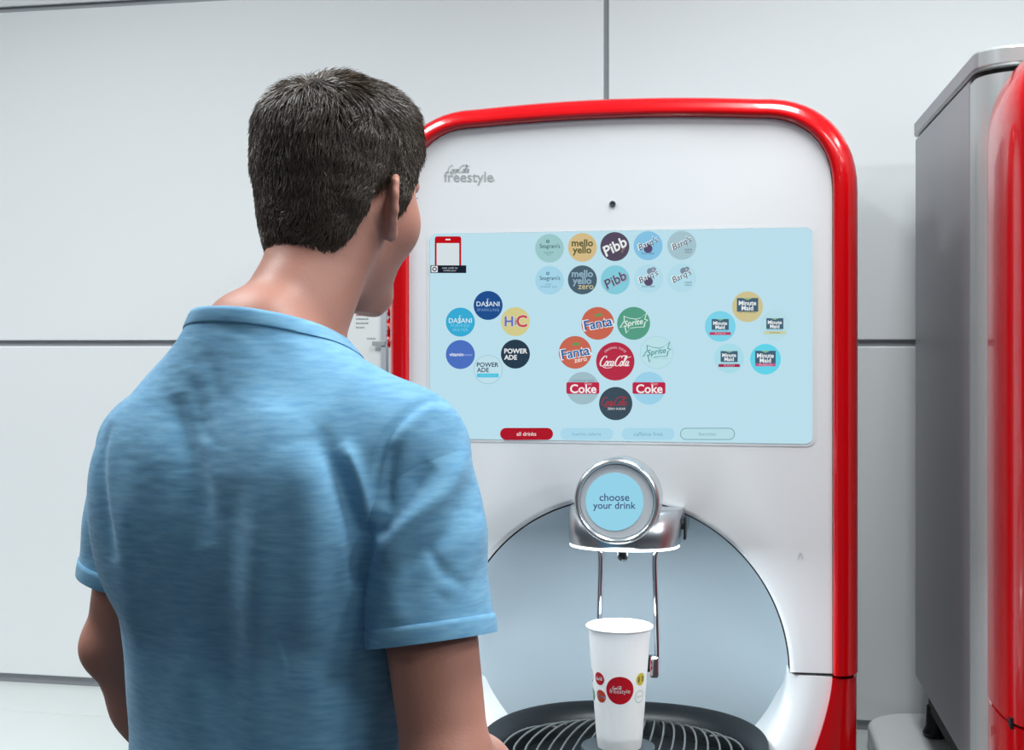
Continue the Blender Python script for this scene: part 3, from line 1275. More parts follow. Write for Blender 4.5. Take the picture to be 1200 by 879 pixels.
# ------------------------------------------------------------------ paper cup
ZCUP = TZ - 0.0008
cb = (CUPX, CUPY, ZCUP)
cup = root('paper_cup', cb, label='tall white paper cup with red and coloured dots standing in the alcove', category='cup')
RB, RT, HC = 0.0315, 0.0440, 0.170


def cup_r(z):
    return RB + (RT - RB) * z / HC


prof = [(0.0, 0.006), (RB - 0.003, 0.006), (RB - 0.0026, 0.0005), (RB - 0.001, 0.0)] + [(cup_r(HC * k / 10), HC * k / 10) for k in range(1, 11)] + \
       [(RT - 0.0006, HC)] + [(cup_r(HC * k / 10) - 0.0007, HC * k / 10) for k in range(9, 0, -2)] + [(0.0, 0.012)]
build(MB().lathe(prof, cb, seg=64), 'cup_wall', M_cup, cup, cb, smooth=True, angle=50)
mb = MB()
mb.tube([(CUPX + (RT + 0.0012) * math.cos(2 * math.pi * k / 64), CUPY + (RT + 0.0012) * math.sin(2 * math.pi * k / 64), ZCUP + HC - 0.001) for k in range(64)], 0.0021, 10, closed=True)
build(mb, 'rolled_rim', M_cup, cup, cb, smooth=True)


def cup_print(name, az, zc, layers):
    """flat print (metres) wrapped on the cup; az: azimuth of its middle"""
    mb = MB()
    ms = []
    for li, (vf, m) in enumerate(layers):
        v, f = vf
        if m not in ms:
            ms.append(m)
        vv = []
        for x, y in v:
            z = zc + y
            r = cup_r(z) + 0.00025 + 0.00018 * li
            a = az + x / cup_r(zc)
            vv.append((CUPX + r * math.cos(a), CUPY + r * math.sin(a), ZCUP + z))
        mb.add(vv, f, ms.index(m))
    return build(mb, name, ms, cup, cb, smooth=False, recalc=False)


def sc2(vf, s, dx=0, dy=0):
    return [(x * s + dx, y * s + dy) for x, y in vf[0]], vf[1]


az0 = math.atan2(0 - CUPY, 0 - CUPX)
inkw = mat('ink_white', '#f0eeee', 0.5)
inkr = mat('ink_red', '#cf0a24', 0.45)
inkb = mat('ink_blue', '#2f4f86', 0.45)
inko = mat('ink_orange', '#d8462c', 0.45)
inkg = mat('ink_green', '#4f9a6c', 0.45)
inky = mat('ink_yellow', '#e2cf3c', 0.45)
inkd = mat('ink_dark', '#4a4a3a', 0.45)
inkt = mat('ink_pale_green', '#9ac9b4', 0.45)


def dots(a_off):
    big = [(disc2d(0.0195, 48, rings=8), inkr), (sc2(script_cola(0.014, 0.07), 1, -0.004, 0.0035), inkw), (sc2(text2d('freestyle', 0.006, bold=0.0001, width=0.029), 1, 0, -0.002), inkw)]
    cup_print('dot_print', az0 + a_off + 0.02, 0.0875, big)
    cup_print('dot_print', az0 + a_off - 0.80, 0.101, [(disc2d(0.0090, 32, rings=5), inkr), (script_cola(0.0135, 0.08), inkw)])
    cup_print('dot_print', az0 + a_off - 0.76, 0.0765, [(disc2d(0.0088, 32, rings=5), inko), (text2d('Fanta', 0.008, bold=0.0009, width=0.0145), inkw), (text2d('Fanta', 0.008, bold=0.0003, width=0.013), inkb)])
    cup_print('dot_print', az0 + a_off - 1.42, 0.101, [(disc2d(0.0090, 32, rings=5, inner=0.0075), inkb), (text2d('DASANI', 0.004, width=0.011), inkb)])
    cup_print('dot_print', az0 + a_off - 1.38, 0.0745, [(disc2d(0.0088, 32, rings=5), inkg), (text2d('Sprite', 0.004, width=0.011), inkw)])
    cup_print('dot_print', az0 + a_off + 0.86, 0.101, [(disc2d(0.0088, 32, rings=5), inky), (rrect2d(0.010, 0.008, 0.001), inkd), (text2d('POWER', 0.003, width=0.008), inky)])
    cup_print('dot_print', az0 + a_off + 0.84, 0.0765, [(disc2d(0.0088, 32, rings=5, inner=0.0078), inkt), (text2d('Sprite', 0.004, shear=0.2, width=0.012), inkt)])


dots(0.0)
dots(math.pi)

# ------------------------------------------------------------------ the second dispenser, right edge
RY = 0.0515          # turned slightly towards the left
O = W(0.6196, 1.75, ZC)
mach2 = root('drink_dispenser', O, RY,
             label='second red and grey drink dispenser cut off by the right edge of the picture', category='drink dispenser')
z0 = ZC
WD = 0.70


def L(mb, name, mats, **kw):
    return mb.build(name, mats, mach2, origin=(0, 0, 0), **kw)


def slab(mb, x0, x1, y0, y1, za, zb, r, n=8):
    """box with a rounded vertical corner at its front left and front right"""
    poly = [(x0, y1)] + [(x0 + r - r * math.cos(math.pi / 2 * k / n), y0 + r - r * math.sin(math.pi / 2 * k / n)) for k in range(n + 1)] + \
           [(x1 - r + r * math.sin(math.pi / 2 * k / n), y0 + r - r * math.cos(math.pi / 2 * k / n)) for k in range(n + 1)] + [(x1, y1)]
    m = len(poly)
    mb.add([(x, y, za) for x, y in poly] + [(x, y, zb) for x, y in poly],
           [tuple(range(m))[::-1], tuple(range(m, 2 * m))] + [(k, (k + 1) % m, m + (k + 1) % m, m + k) for k in range(m)])
    return mb


L(MB().box((0, 0.19, 0.945 - z0), (WD, 0.755, 1.926 - z0)), 'cabinet', M_steel, bevel=0.004)
L(MB().box((0.001, 0.183, 0.945 - z0), (0.004, 0.189, 1.918 - z0)), 'edge_strip', M_silver)
L(slab(MB(), -0.002, WD + 0.002, 0.098, 0.757, 1.929 - z0, 1.956 - z0, 0.06), 'top_cap', [M_silver, M_steel], smooth=True, bevel=0.004)
for pg in bpy.data.objects['top_cap'].data.polygons:
    if abs(pg.normal.x) > 0.9:
        pg.material_index = 1
L(slab(MB(), 0.003, WD - 0.003, 0.116, 0.19, 1.916 - z0, 1.9275 - z0, 0.06), 'top_seam', M_gap, smooth=True)
L(slab(MB(), 0.0, WD, 0.085, 0.184, 0.93 - z0, 1.9175 - z0, 0.062, 12), 'door_shell', M_silver, smooth=True)
in2 = [(WD / 2 + a, b - z0) for a, b in outline(WD / 2 - 0.036, 1.930, 0.006, 0.110, Z_SPLIT)]
ou2 = [(WD / 2 + a, b - z0) for a, b in outline(WD / 2 - 0.005, 1.966, 0.006, 0.145, Z_SPLIT)]
rows = []
for (s, y) in ((0.0, -0.05), (0.0, -0.066)) + tuple((math.sin(math.pi / 2 * k / 12), -0.072 + 0.10 * (1 - math.cos(math.pi / 2 * k / 12)) ** 1.2) for k in range(1, 13)) + ((1.0, 0.06), (0.96, 0.088)):
    rows.append([(a[0] + (b[0] - a[0]) * s, y, a[1] + (b[1] - a[1]) * s) for a, b in zip(in2, ou2)])
L(MB().grid(rows), 'rim', M_red, smooth=True, angle=60)
mb = MB()
poly = [(x, -0.066, z) for x, z in in2]
mb.add(poly + [(x, -0.04, z) for x, _, z in poly], [tuple(range(len(poly)))])
L(mb, 'front_panel', M_white)
rows = []
for k in range(9):
    z = Z_SPLIT - 0.004 - z0 - (Z_SPLIT - 0.004 - 0.86) * k / 8
    q = 0.036 + 0.05 * (k / 8) ** 1.5
    row = [(q, -0.05, z)]
    for j in range(13):
        a = math.pi / 2 * j / 12
        row.append((q + (0.005 - q) * math.sin(a), -0.070 + 0.10 * (1 - math.cos(a)) ** 1.2, z))
    row += [(0.005, 0.06, z), (0.007, 0.088, z)]
    rows.append(row)
mb = MB().grid(rows)
mb.add(rows[0], [tuple(range(len(rows[0])))])
L(mb, 'lower_rim', M_red, smooth=True, angle=50)
rows2 = [[(WD - x, y, z) for x, y, z in r] for r in rows]
L(MB().grid(rows2), 'lower_rim', M_red, smooth=True, angle=50)
L(MB().box((0.04, -0.06, 0.86 - z0), (WD - 0.04, 0.09, Z_SPLIT - 0.004 - z0)), 'lower_panel', M_white, bevel=0.006)
L(MB().box((0.01, -0.045, Z_SPLIT - 0.008 - z0), (WD - 0.01, 0.08, Z_SPLIT + 0.006 - z0)), 'split_gap', M_gap)
L(MB().box((0.02, 0.09, 0.892 - z0), (WD - 0.02, 0.73, 0.944 - z0)), 'plinth', M_gap)
for x in (0.03, WD - 0.03):
    for y in (0.12, 0.72):
        mb = MB().lathe([(0.0, 0.0455), (0.02, 0.0455), (0.022, 0.053), (0.016, 0.065), (0.015, 0.10), (0, 0.10)], (x, y, 0), seg=16)
        L(mb, 'foot', M_black, smooth=True)
L(MB().tube([(0.028, -0.075, Z_SPLIT - z0 - 0.012), (0.034, -0.082, Z_SPLIT - z0 + 0.0)], 0.006, 10), 'latch', M_satin, smooth=True)

# white rounded platform under it
pb = W(0.95, 2.25, ZC)
mb = MB()
poly = []
n = 10
x0, x1, y0, y1, r = -0.330, 0.36, -0.50, 0.335, 0.10
for (cx_, cy_, a0) in ((x1 - r, y1 - r, 0), (x0 + r, y1 - r, 90), (x0 + 0.03, y0 + 0.03, 180), (x1 - 0.03, y0 + 0.03, 270)):
    rr = r if a0 < 180 else 0.03
    for k in range(n + 1):
        a = math.radians(a0 + 90 * k / n)
        poly.append((cx_ + rr * math.cos(a), cy_ + rr * math.sin(a)))
m = len(poly)
mb.add([(x, y, 0) for x, y in poly] + [(x, y, 0.045) for x, y in poly], [tuple(range(m))[::-1], tuple(range(m, 2 * m))] + [(k, (k + 1) % m, m + (k + 1) % m, m + k) for k in range(m)])
pl = mb.build('platform', mat('platform_white', '#dfe2e2', 0.4, noise_amt=0.02, noise_scale=20), None, origin=(0, 0, 0), bevel=0.008, bseg=3, smooth=True)
pl.location = pb
pl.rotation_euler = (0, 0, RY)
tag(pl, label='low white rounded platform on the counter under the right dispenser', category='platform')

# ------------------------------------------------------------------ notice beside the dispenser
sx0, sx1 = P(385, 390, YW - 0.03).x, P(456, 390, YW - 0.03).x
sz0, sz1 = P(430, 470, YW).z, P(430, 318, YW).z
sb = ((sx0 + sx1) / 2, YW - 0.009, sz0)
sg = root('wall_notice', sb, label='white printed notice on the wall behind the man\'s chin', category='sign')
build(MB().box((sx0, YW - 0.014, sz0), (sx1, YW - 0.009, sz1)), 'board', mat('notice_white', '#e9eceb', 0.4), sg, sb, bevel=0.001)
gx0, gx1 = P(446.5, 390, YW - 0.02).x, P(453, 390, YW - 0.02).x
build(MB().box((gx0, YW - 0.022, sz0 + 0.01), (gx1, YW - 0.0145, sz1 - 0.01)), 'edge_channel', mat('notice_channel', '#b9bec4', 0.35), sg, sb, bevel=0.001)
z_ = P(440, 402, YW - 0.02).z
build(MB().box((P(440, 400, YW).x, YW - 0.025, z_ - 0.006), (P(455, 400, YW).x, YW - 0.0222, z_ + 0.004)), 'clip', mat('notice_clip', '#a5a9a8', 0.4), sg, sb, bevel=0.001)
for i, (row_y, cl) in enumerate(((369.5, '#b86a6c'), (374, '#9a9c9e'), (379, '#9a9c9e'), (384, '#a2a4a6'), (397, '#a8aaac'))):
    mb = MB()
    x = 417.0 if i < 4 else 430
    end = (429, 432, 432, 427, 440)[i]
    while x < end:
        wd = random.uniform(1.0, 2.2)
        a_, b_ = P(x, row_y, YW - 0.0145), P(min(x + wd, end), row_y, YW - 0.0145)
        mb.add([(a_.x, YW - 0.0143, a_.z - 0.0016), (b_.x, YW - 0.0143, a_.z - 0.0016), (b_.x, YW - 0.0143, a_.z + 0.0016 + random.uniform(0, .0012)), (a_.x, YW - 0.0143, a_.z + 0.0016)], [(0, 1, 2, 3)])
        x += wd + 0.5
    build(mb, 'print_line', mat('notice_ink_%d' % i, cl, 0.5), sg, sb)

# ------------------------------------------------------------------ the man
YAW = math.radians(-30)
PB = W(-0.245, 1.42, 0.0)
PRZ = TH + YAW
man = root('person', PB, PRZ,
           label='man seen from behind in a blue short-sleeved t-shirt, facing the white dispenser', category='person')


def person_px(V):
    """local body coordinates -> photo pixels (used to lay out cloth folds on the back)"""
    c, s = math.cos(PRZ), math.sin(PRZ)
    x = V[:, 0] * c - V[:, 1] * s + PB.x
    y = V[:, 0] * s + V[:, 1] * c + PB.y
    f = -x * ST + y * CT
    r = x * CT + y * ST
    return 600 + F * r / f, HOR - F * (V[:, 2] - EYE) / f


# joints (x: his right, y: forward, z: up)
SR, ER, WR = np.array((.168, -.008, 1.474)), np.array((.232, -.035, 1.165)), np.array((.185, .175, 1.035))
SL, EL, WL = np.array((-.168, .004, 1.464)), np.array((-.221, .000, 1.215)), np.array((-.208, .120, .990))

# head frame
HO = np.array((.010, .085, 1.592))
hy = math.radians(-2)
hp = math.radians(-3)
Rz = np.array([[math.cos(hy), -math.sin(hy), 0], [math.sin(hy), math.cos(hy), 0], [0, 0, 1]])
Rx = np.array([[1, 0, 0], [0, math.cos(hp), -math.sin(hp)], [0, math.sin(hp), math.cos(hp)]])
HR = Rz @ Rx


def hp_(x, y, z):
    return HO + HR @ np.array((x, y, z))


HT = [(-.004, .014, .034, .068), (.004, .021, .014, .074), (.016, .032, -.030, .078), (.032, .046, -.066, .081), (.050, .055, -.080, .083), (.070, .061, -.085, .085),
      (.095, .067, -.087, .087), (.120, .0715, -.089, .089), (.145, .0745, -.0915, .094), (.170, .0745, -.093, .095), (.192, .070, -.089, .090),
      (.211, .060, -.079, .077), (.226, .045, -.060, .056), (.235, .026, -.037, .031), (.240, .006, -.010, .006)]
head_fn = loft(HT, 2.25, (HO, HR))

body = SDF()
b_lo, b_hi = HO + np.array((-.13, -.14, -.03)), HO + np.array((.13, .14, .27))
body.add(head_fn, b_lo, b_hi, 0.001)


def add(spec, k, op='u', s=body):
    s.add(spec[0], spec[1], spec[2], k, op)


# face
add(cone(hp_(0, .089, .128), hp_(0, .105, .092), .007, .0105), .012)
add(cone(hp_(.008, .094, .088), hp_(-.008, .094, .088), .008, .008), .008)
add(cone(hp_(-.035, .088, .142), hp_(.035, .088, .142), .008, .008), .015)
for sx in (1, -1):
    add(ellip(hp_(sx * .031, .093, .124), (.012, .007, .0065)), .008, 's')
    add(ellip(hp_(sx * .042, .052, .092), (.022, .026, .026)), .03)
add(cone(hp_(-.015, .0815, .053), hp_(.015, .0815, .053), .006, .006), .008)
add(cone(hp_(-.012, .0795, .0425), hp_(.012, .0795, .0425), .0065, .0065), .008)
add(cone(hp_(-.022, .0895, .0478), hp_(.022, .0895, .0478), .0016, .0016), .003, 's')
add(ellip(hp_(0, .072, .014), (.018, .014, .014)), .02)
# ears
for sx, fa in ((1, .66), (-1, .34)):
    tilt = Rz @ np.array([[math.cos(sx * .50), math.sin(sx * .50), 0], [-math.sin(sx * .50), math.cos(sx * .50), 0], [0, 0, 1]])
    ec = hp_(sx * .0835, -.012, .108)
    e2 = ec - HO

    def ep(u, v, n):
        """ear coordinates: u backwards along the ear plate, v up, n outwards"""
        back = np.array((sx * math.sin(fa), -math.cos(fa), 0))
        out = np.array((sx * math.cos(fa), math.sin(fa), 0))
        return hp_(sx * .0775, -.006, .102) + HR @ (back * u + out * n + np.array((0, 0, v)))
    back = HR @ np.array((sx * math.sin(fa), -math.cos(fa), 0))
    out = HR @ np.array((sx * math.cos(fa), math.sin(fa), 0))
    RM = np.stack([back, out, HR @ np.array((0, 0, 1.0))], 1)
    add(ellip(ep(.008, .000, .001), (.016, .0055, .028), RM), .006)
    hel = [ep(-.004, .010, .003), ep(-.002, .024, .004), ep(.008, .0315, .004), ep(.019, .026, .004), ep(.024, .012, .004), ep(.022, -.004, .004), ep(.015, -.018, .003), ep(.006, -.028, .003)]
    for a, b in zip(hel[:-1], hel[1:]):
        add(cone(a, b, .0042, .0042), .003)
    add(ellip(ep(.004, -.027, .002), (.008, .005, .009), RM), .006)
    add(ellip(ep(.008, -.002, .009), (.008, .006, .014), RM), .004, 's')
# neck and upper trunk
add(cone((.004, -.004, 1.53), hp_(0, -.012, .075), .056, .053), .012)
add(cone((0, -.040, 1.545), hp_(0, -.032, .050), .042, .036), .02)
for sx in (1, -1):
    add(cone((sx * .020, -.040, 1.568), (sx * .13, -.02, 1.445), .030, .036), .03)
    add(cone((sx * .028, .010, 1.53), hp_(sx * .055, -.01, .09), .018, .016), .02)
TB = [(1.0, .145, -.09, .085), (1.15, .140, -.09, .09), (1.28, .155, -.10, .10), (1.38, .168, -.105, .10), (1.45, .165, -.095, .08), (1.50, .13, -.08, .06), (1.54, .08, -.06, .05)]
body.add(loft(TB, 2.3), np.array((-.18, -.12, 1.0)), np.array((.18, .12, 1.54)), .03)


def arm(S, E, Wr, palm_n):
    add(cone(S + np.array((0, 0, -.034)), S + .45 * (E - S), .043, .044), .02)
    add(cone(S + .45 * (E - S), E, .046, .0405), .02)
    add(cone(E, E + .32 * (Wr - E), .0405, .0435), .012)
    add(cone(E + .32 * (Wr - E), Wr, .0435, .0285), .015)
    ax = (E - S) / np.linalg.norm(E - S)
    fx = (Wr - E) / np.linalg.norm(Wr - E)
    ol = ax - fx
    ol /= np.linalg.norm(ol)
    add(ellip(E + ol * .018, (.026, .026, .026)), .02)
    # hand
    d = fx
    n = np.array(palm_n, float)
    n -= d * (n @ d)
    n /= np.linalg.norm(n)
    s = np.cross(n, d)                 # towards the thumb for the chosen side
    if palm_n[0] > 0:
        s = -s
    up = np.array((0, 0, 1.0))
    if s @ up < 0:
        s = -s
    RM = np.stack([s, n, d], 1)
    pc = Wr + d * .052
    add(ellip(pc, (.041, .016, .055), RM), .012)
    add(cone(Wr, Wr + d * .03, .027, .027, n, 1.3), .012)
    for i, (off, ln) in enumerate(((.029, .072), (.010, .080), (-.010, .074), (-.028, .058))):
        p = Wr + d * (.092 - .006 * abs(i - 1)) + s * off
        q = d.copy()
        L3 = (.45 * ln, .32 * ln, .26 * ln)
        rr = (.0092, .0085, .0078, .0066)
        ang = 0
        p_prev = p - d * .02
        add(cone(p_prev, p, .010, .0092), .006)
        for j in range(3):
            ang += (.35, .5, .4)[j]
            q = d * math.cos(ang) + n * math.sin(ang)
            p2 = p + q * L3[j]
            add(cone(p, p2, rr[j], rr[j + 1]), .0025)
            p = p2
    t0 = Wr + d * .028 + s * .028 + n * .006
    t1 = t0 + (d * .55 + s * .62 + n * .45) * .042
    t2 = t1 + (d * .85 + s * .15 + n * .5) * .032
    t3 = t2 + (d * .93 - s * .05 + n * .35) * .024
    add(cone(t0, t1, .0145, .0115), .008)
    add(cone(t1, t2, .0112, .0100), .003)
    add(cone(t2, t3, .0100, .0080), .003)


arm(SR, ER, WR, (-1, 0, 0.1))
arm(SL, EL, WL, (1, 0, 0.1))
V, Q = body.mesh((-.34, -.2, .93), (.34, .42, 1.86), 0.0031)
V = laplace(V, Q, 1, 0.4)
M_skin = mat('skin', (0.46, 0.215, 0.160), 0.5, spec=0.35, sss=0.12, noise_amt=0.06, noise_scale=25, bump=0.12, bump_scale=350)
bodyo = np_mesh('body', V, Q, M_skin, man)
bodyo['label'] = 'light skin of head, neck and arms'

# eyes and brows
for sx in (1, -1):
    c = hp_(sx * .031, .0755, .124)
    mb = MB()
    rows = []
    for i in range(9):
        a = math.pi * i / 8
        rows.append([tuple(c + HR @ np.array((.0115 * math.sin(a) * math.cos(t), .0115 * math.cos(a), .0115 * math.sin(a) * math.sin(t)))) for t in [2 * math.pi * k / 16 for k in range(16)]])
    mb.grid(rows[:3], close_u=True, mi=1)
    mb.grid(rows[2:], close_u=True, mi=0)
    mb.build('eye', [mat('eye_white', '#e6e2dd', 0.2), mat('iris_brown', '#2a1a12', 0.15)], man, origin=(0, 0, 0), smooth=True)
M_hair = mat('dark_brown_hair', (0.015, 0.010, 0.008), 0.55, spec=0.2)
for sx in (1, -1):
    mb = MB()
    mb.tube([tuple(hp_(sx * .014, .1005, .1415)), tuple(hp_(sx * .030, .0985, .1475)), tuple(hp_(sx * .044, .0850, .1470)), tuple(hp_(sx * .052, .0730, .1420))], [.0015, .0026, .0022, .0008], 8)
    mb.build('eyebrow', M_hair, man, origin=(0, 0, 0), smooth=True)
    mb = MB()
    for k in range(9):
        a = -.8 + 1.6 * k / 8
        p = np.array((sx * .032 + .011 * math.sin(a),   .0865 - .003 * abs(a), .1265))
        e = p + np.array((.003 * math.sin(a), .007, .003))
        mb.tube([tuple(hp_(*p)), tuple(hp_(*e))], [.0006, .0002], 4)
    mb.build('eyelash', M_hair, man, origin=(0, 0, 0), smooth=True)


# ---- hair: a close cap plus combed strands -----------------------------------------
def head_n(p):
    e = 0.003
    g = np.stack([head_fn(*(p + np.eye(3)[i] * e).T) - head_fn(*(p - np.eye(3)[i] * e).T) for i in range(3)], 1).astype(float)
    return g / (np.linalg.norm(g, axis=1)[:, None] + 1e-9)


def to_head(p):
    return (p - HO) @ HR


HL_AZ = np.radians([0, 20, 38, 50, 58, 66, 80, 88, 92, 100, 112, 122, 135, 150, 165, 180])
HL_Z = np.array([.192, .192, .186, .172, .150, .104, .100, .112, .140, .142, .108, .076, .050, .034, .028, .027])


def hairline(p):
    """>0 inside the hair: height above the hairline, in metres"""
    h = to_head(p)
    az = np.abs(np.arctan2(h[:, 0], h[:, 1]))
    return h[:, 2] - np.interp(az, HL_AZ, HL_Z)


def thick(p):
    h = to_head(p)
    m = hairline(p)
    z = h[:, 2]
    t = np.interp(z, [.02, .08, .13, .175, .205, .235, .26], [.007, .007, .0085, .0125, .017, .018, .018])
    front = np.clip((h[:, 1] - .02) / .07, 0, 1) * np.clip((z - .17) / .04, 0, 1)
    t = t + .007 * front
    return t * np.clip(m / .02, 0, 1) ** 0.6


HC_ = np.array((0.0, -.004, .135))


def shell(d, off):
    '''points along head-frame directions d at the scalp plus off'''
    d = d / (np.linalg.norm(d, axis=1)[:, None] + 1e-12)
    lo, hi = np.zeros(len(d)), np.full(len(d), .17)
    for _ in range(17):
        md = (lo + hi) / 2
        s = head_fn(*(((HC_ + d * md[:, None]) @ HR.T) + HO).T) < 0
        lo = np.where(s, md, lo)
        hi = np.where(s, hi, md)
    return (HC_ + d * (lo + off)[:, None]) @ HR.T + HO


nr_, ns_ = 96, 168
th_ = np.linspace(0.0, 2.35, nr_)
az = np.linspace(0, 2 * math.pi, ns_, endpoint=False)
TT_, AA = np.meshgrid(th_, az, indexing='ij')
D0 = np.stack([np.sin(TT_) * np.sin(AA), np.sin(TT_) * np.cos(AA), np.cos(TT_)], -1).reshape(-1, 3)
p = shell(D0, 0.0)
m = hairline(p)
tk = thick(p)
hd_ = to_head(p)
jit = np.array([noise.noise(Vector(q) * 90.0) for q in hd_]) * .0020 + np.array([noise.noise(Vector(q) * 30.0) for q in hd_]) * .0025
off = np.where(m > 0, tk * np.interp(hd_[:, 2], [.16, .21], [.72, .45]) + jit * np.clip(m / .03, 0, 1), -.006)
cp = shell(D0, off)
idx2 = np.arange(nr_ * ns_).reshape(nr_, ns_)
a_ = idx2[:-1]
b_ = np.roll(idx2, -1, 1)[:-1]
c_ = np.roll(idx2, -1, 1)[1:]
d_ = idx2[1:]
fq = np.stack([a_.ravel(), d_.ravel(), c_.ravel(), b_.ravel()], 1)
capo = np_mesh('hair', cp, fq, M_hair, man)
capo['label'] = 'short dark brown hair'

# strands
NS = 46000
D0 = rng.normal(0, 1, (NS, 3))
D0 /= np.linalg.norm(D0, axis=1)[:, None]
R0 = shell(D0, 0.0)
keep = hairline(R0) > rng.uniform(.000, .008, NS)
R0, D0 = R0[keep], D0[keep]
H0 = to_head(R0)
whorl = np.array((.004, -.050, .225))
flow = H0 - whorl
flow = flow / np.linalg.norm(flow, axis=1)[:, None]
down = np.array((0, -.10, -1.0))
wtop = np.clip((H0[:, 2] - .165) / .06, 0, 1)[:, None]
fr = np.array((0.35, 1.0, 0.0))
isf = np.clip((H0[:, 1] + .045) / .05, 0, 1)[:, None]
flow = wtop * (flow * (1 - .55 * isf) + fr * .55 * isf) + (1 - wtop) * (down + np.array((0, -.25, 0)) * (H0[:, 1:2] < .03))
flow += rng.normal(0, .20, flow.shape)
tuft = np.array([noise.noise_vector(Vector(q) * 48.0) for q in H0])
flow += .8 * tuft
tk0 = thick(R0)
Ls = np.interp(H0[:, 2], [.05, .10, .15, .19, .22], [.009, .014, .020, .030, .036]) * rng.uniform(.7, 1.15, len(R0))
KP = 5
pts = []
tall = rng.uniform(.80, 1.10, len(R0)) * (1 + .22 * np.array([noise.noise(Vector(q) * 45.0) for q in H0]))
cur = H0.copy()
for k in range(KP):
    t = k / (KP - 1)
    d = cur - HC_
    d /= np.linalg.norm(d, axis=1)[:, None]
    if k > 0:
        f3 = flow - d * np.sum(flow * d, 1)[:, None]
        f3 /= np.linalg.norm(f3, axis=1)[:, None] + 1e-9
        cur = cur + f3 * (Ls / (KP - 1))[:, None]
        d = cur - HC_
    sp = shell(d, 0.0)
    tgt = np.maximum(thick(sp), tk0 * .6) * tall * (.22 + .86 * t ** .75) + .0004
    pos = shell(d, tgt)
    pts.append(pos)
    cur = to_head(pos)
pts = np.stack(pts, 1)
n = len(pts)
rad_s = np.array([.00048, .00060, .00056, .00042, .00014])[None, :, None]
tang = np.gradient(pts, axis=1)
tang /= np.linalg.norm(tang, axis=2)[:, :, None] + 1e-9
rnd = rng.normal(0, 1, (n, 1, 3))
s1 = np.cross(tang, rnd)
s1 /= np.linalg.norm(s1, axis=2)[:, :, None] + 1e-9
s2 = np.cross(tang, s1)
ring = np.stack([pts + (s1 * math.cos(a) + s2 * math.sin(a)) * rad_s for a in (0, 2 * math.pi / 3, 4 * math.pi / 3)], 2)
VV = ring.reshape(-1, 3)
base_i = (np.arange(n) * KP * 3)[:, None, None]
kk = (np.arange(KP - 1) * 3)[None, :, None]
jj = np.arange(3)[None, None, :]
a_ = base_i + kk + jj
b_ = base_i + kk + (jj + 1) % 3
fq = np.stack([a_, b_, b_ + 3, a_ + 3], -1).reshape(-1, 4)
M_strand = mat('brown_hair_strands', (0.068, 0.046, 0.029), 0.36, spec=0.75)
so = np_mesh('hair_strands', VV, fq, M_strand, capo)
so['kind'] = 'stuff'

# ---- t-shirt ------------------------------------------------------------------------
shirt = SDF()
TSH = [(.90, .182, -.126, .120), (1.0, .174, -.120, .118), (1.08, .168, -.116, .116), (1.16, .165, -.115, .118), (1.25, .172, -.121, .122), (1.33, .184, -.129, .122),
       (1.40, .188, -.132, .115), (1.45, .182, -.128, .100), (1.49, .155, -.118, .085), (1.52, .125, -.111, .074), (1.545, .086, -.104, .066), (1.565, .069, -.098, .062), (1.585, .064, -.092, .060), (1.62, .062, -.088, .060)]
shirt.add(loft(TSH, 2.35), np.array((-.21, -.15, .90)), np.array((.21, .14, 1.62)), .01)
axr = (ER - SR) / np.linalg.norm(ER - SR)
axl = (EL - SL) / np.linalg.norm(EL - SL)
HEM_R = SR + axr * .208
HEM_L = SL + axl * .180


def adds(spec, k, sd=None):
    (sd or shirt).add(spec[0], spec[1], spec[2], k)


SLV = []
for S, ax, hem in ((SR, axr, HEM_R), (SL, axl, HEM_L)):
    sg_ = 1 if S[0] > 0 else -1
    adds(cone((sg_ * .038, -.038, 1.546), S + np.array((sg_ * .002, -.006, -.028)), .030, .057), .03)
    adds(cone(S + np.array((0, -.004, -.03)), S + ax * .085, .058, .050), .03)
    sl = SDF()
    adds(cone(S + np.array((sg_ * .006, -.005, -.026)), S + ax * .11, .0585, .0595), .01, sl)
    adds(cone(S + ax * .09, hem + ax * .05, .0595, .0625), .02, sl)
    SLV.append(sl)
# shoulder blades
for sg_ in (1, -1):
    adds(ellip((sg_ * .085, -.098, 1.385), (.065, .038, .095)), .05)
PARTS = []
for which, sd, lo, hi in (('t', shirt, (-.26, -.22, .90), (.26, .20, 1.635)), ('r', SLV[0], (.08, -.14, 1.1), (.34, .12, 1.56)), ('l', SLV[1], (-.34, -.12, 1.1), (-.08, .12, 1.56))):
    v_, q_ = sd.mesh(lo, hi, 0.0034)
    PARTS.append((which, laplace(v_, q_, 2, 0.5), q_))
V = np.concatenate([p[1] for p in PARTS])
N = np.concatenate([vnormals(p[1], p[2]) for p in PARTS])
PX, PY = person_px(V)
c_, s_ = math.cos(PRZ), math.sin(PRZ)
viewd = np.stack([V[:, 0] * c_ - V[:, 1] * s_ + PB.x, V[:, 0] * s_ + V[:, 1] * c_ + PB.y, V[:, 2] - EYE], 1)
Nw = np.stack([N[:, 0] * c_ - N[:, 1] * s_, N[:, 0] * s_ + N[:, 1] * c_, N[:, 2]], 1)
facing = np.clip(-np.sum(viewd * Nw, 1) / np.linalg.norm(viewd, axis=1) * 2.5, 0, 1)


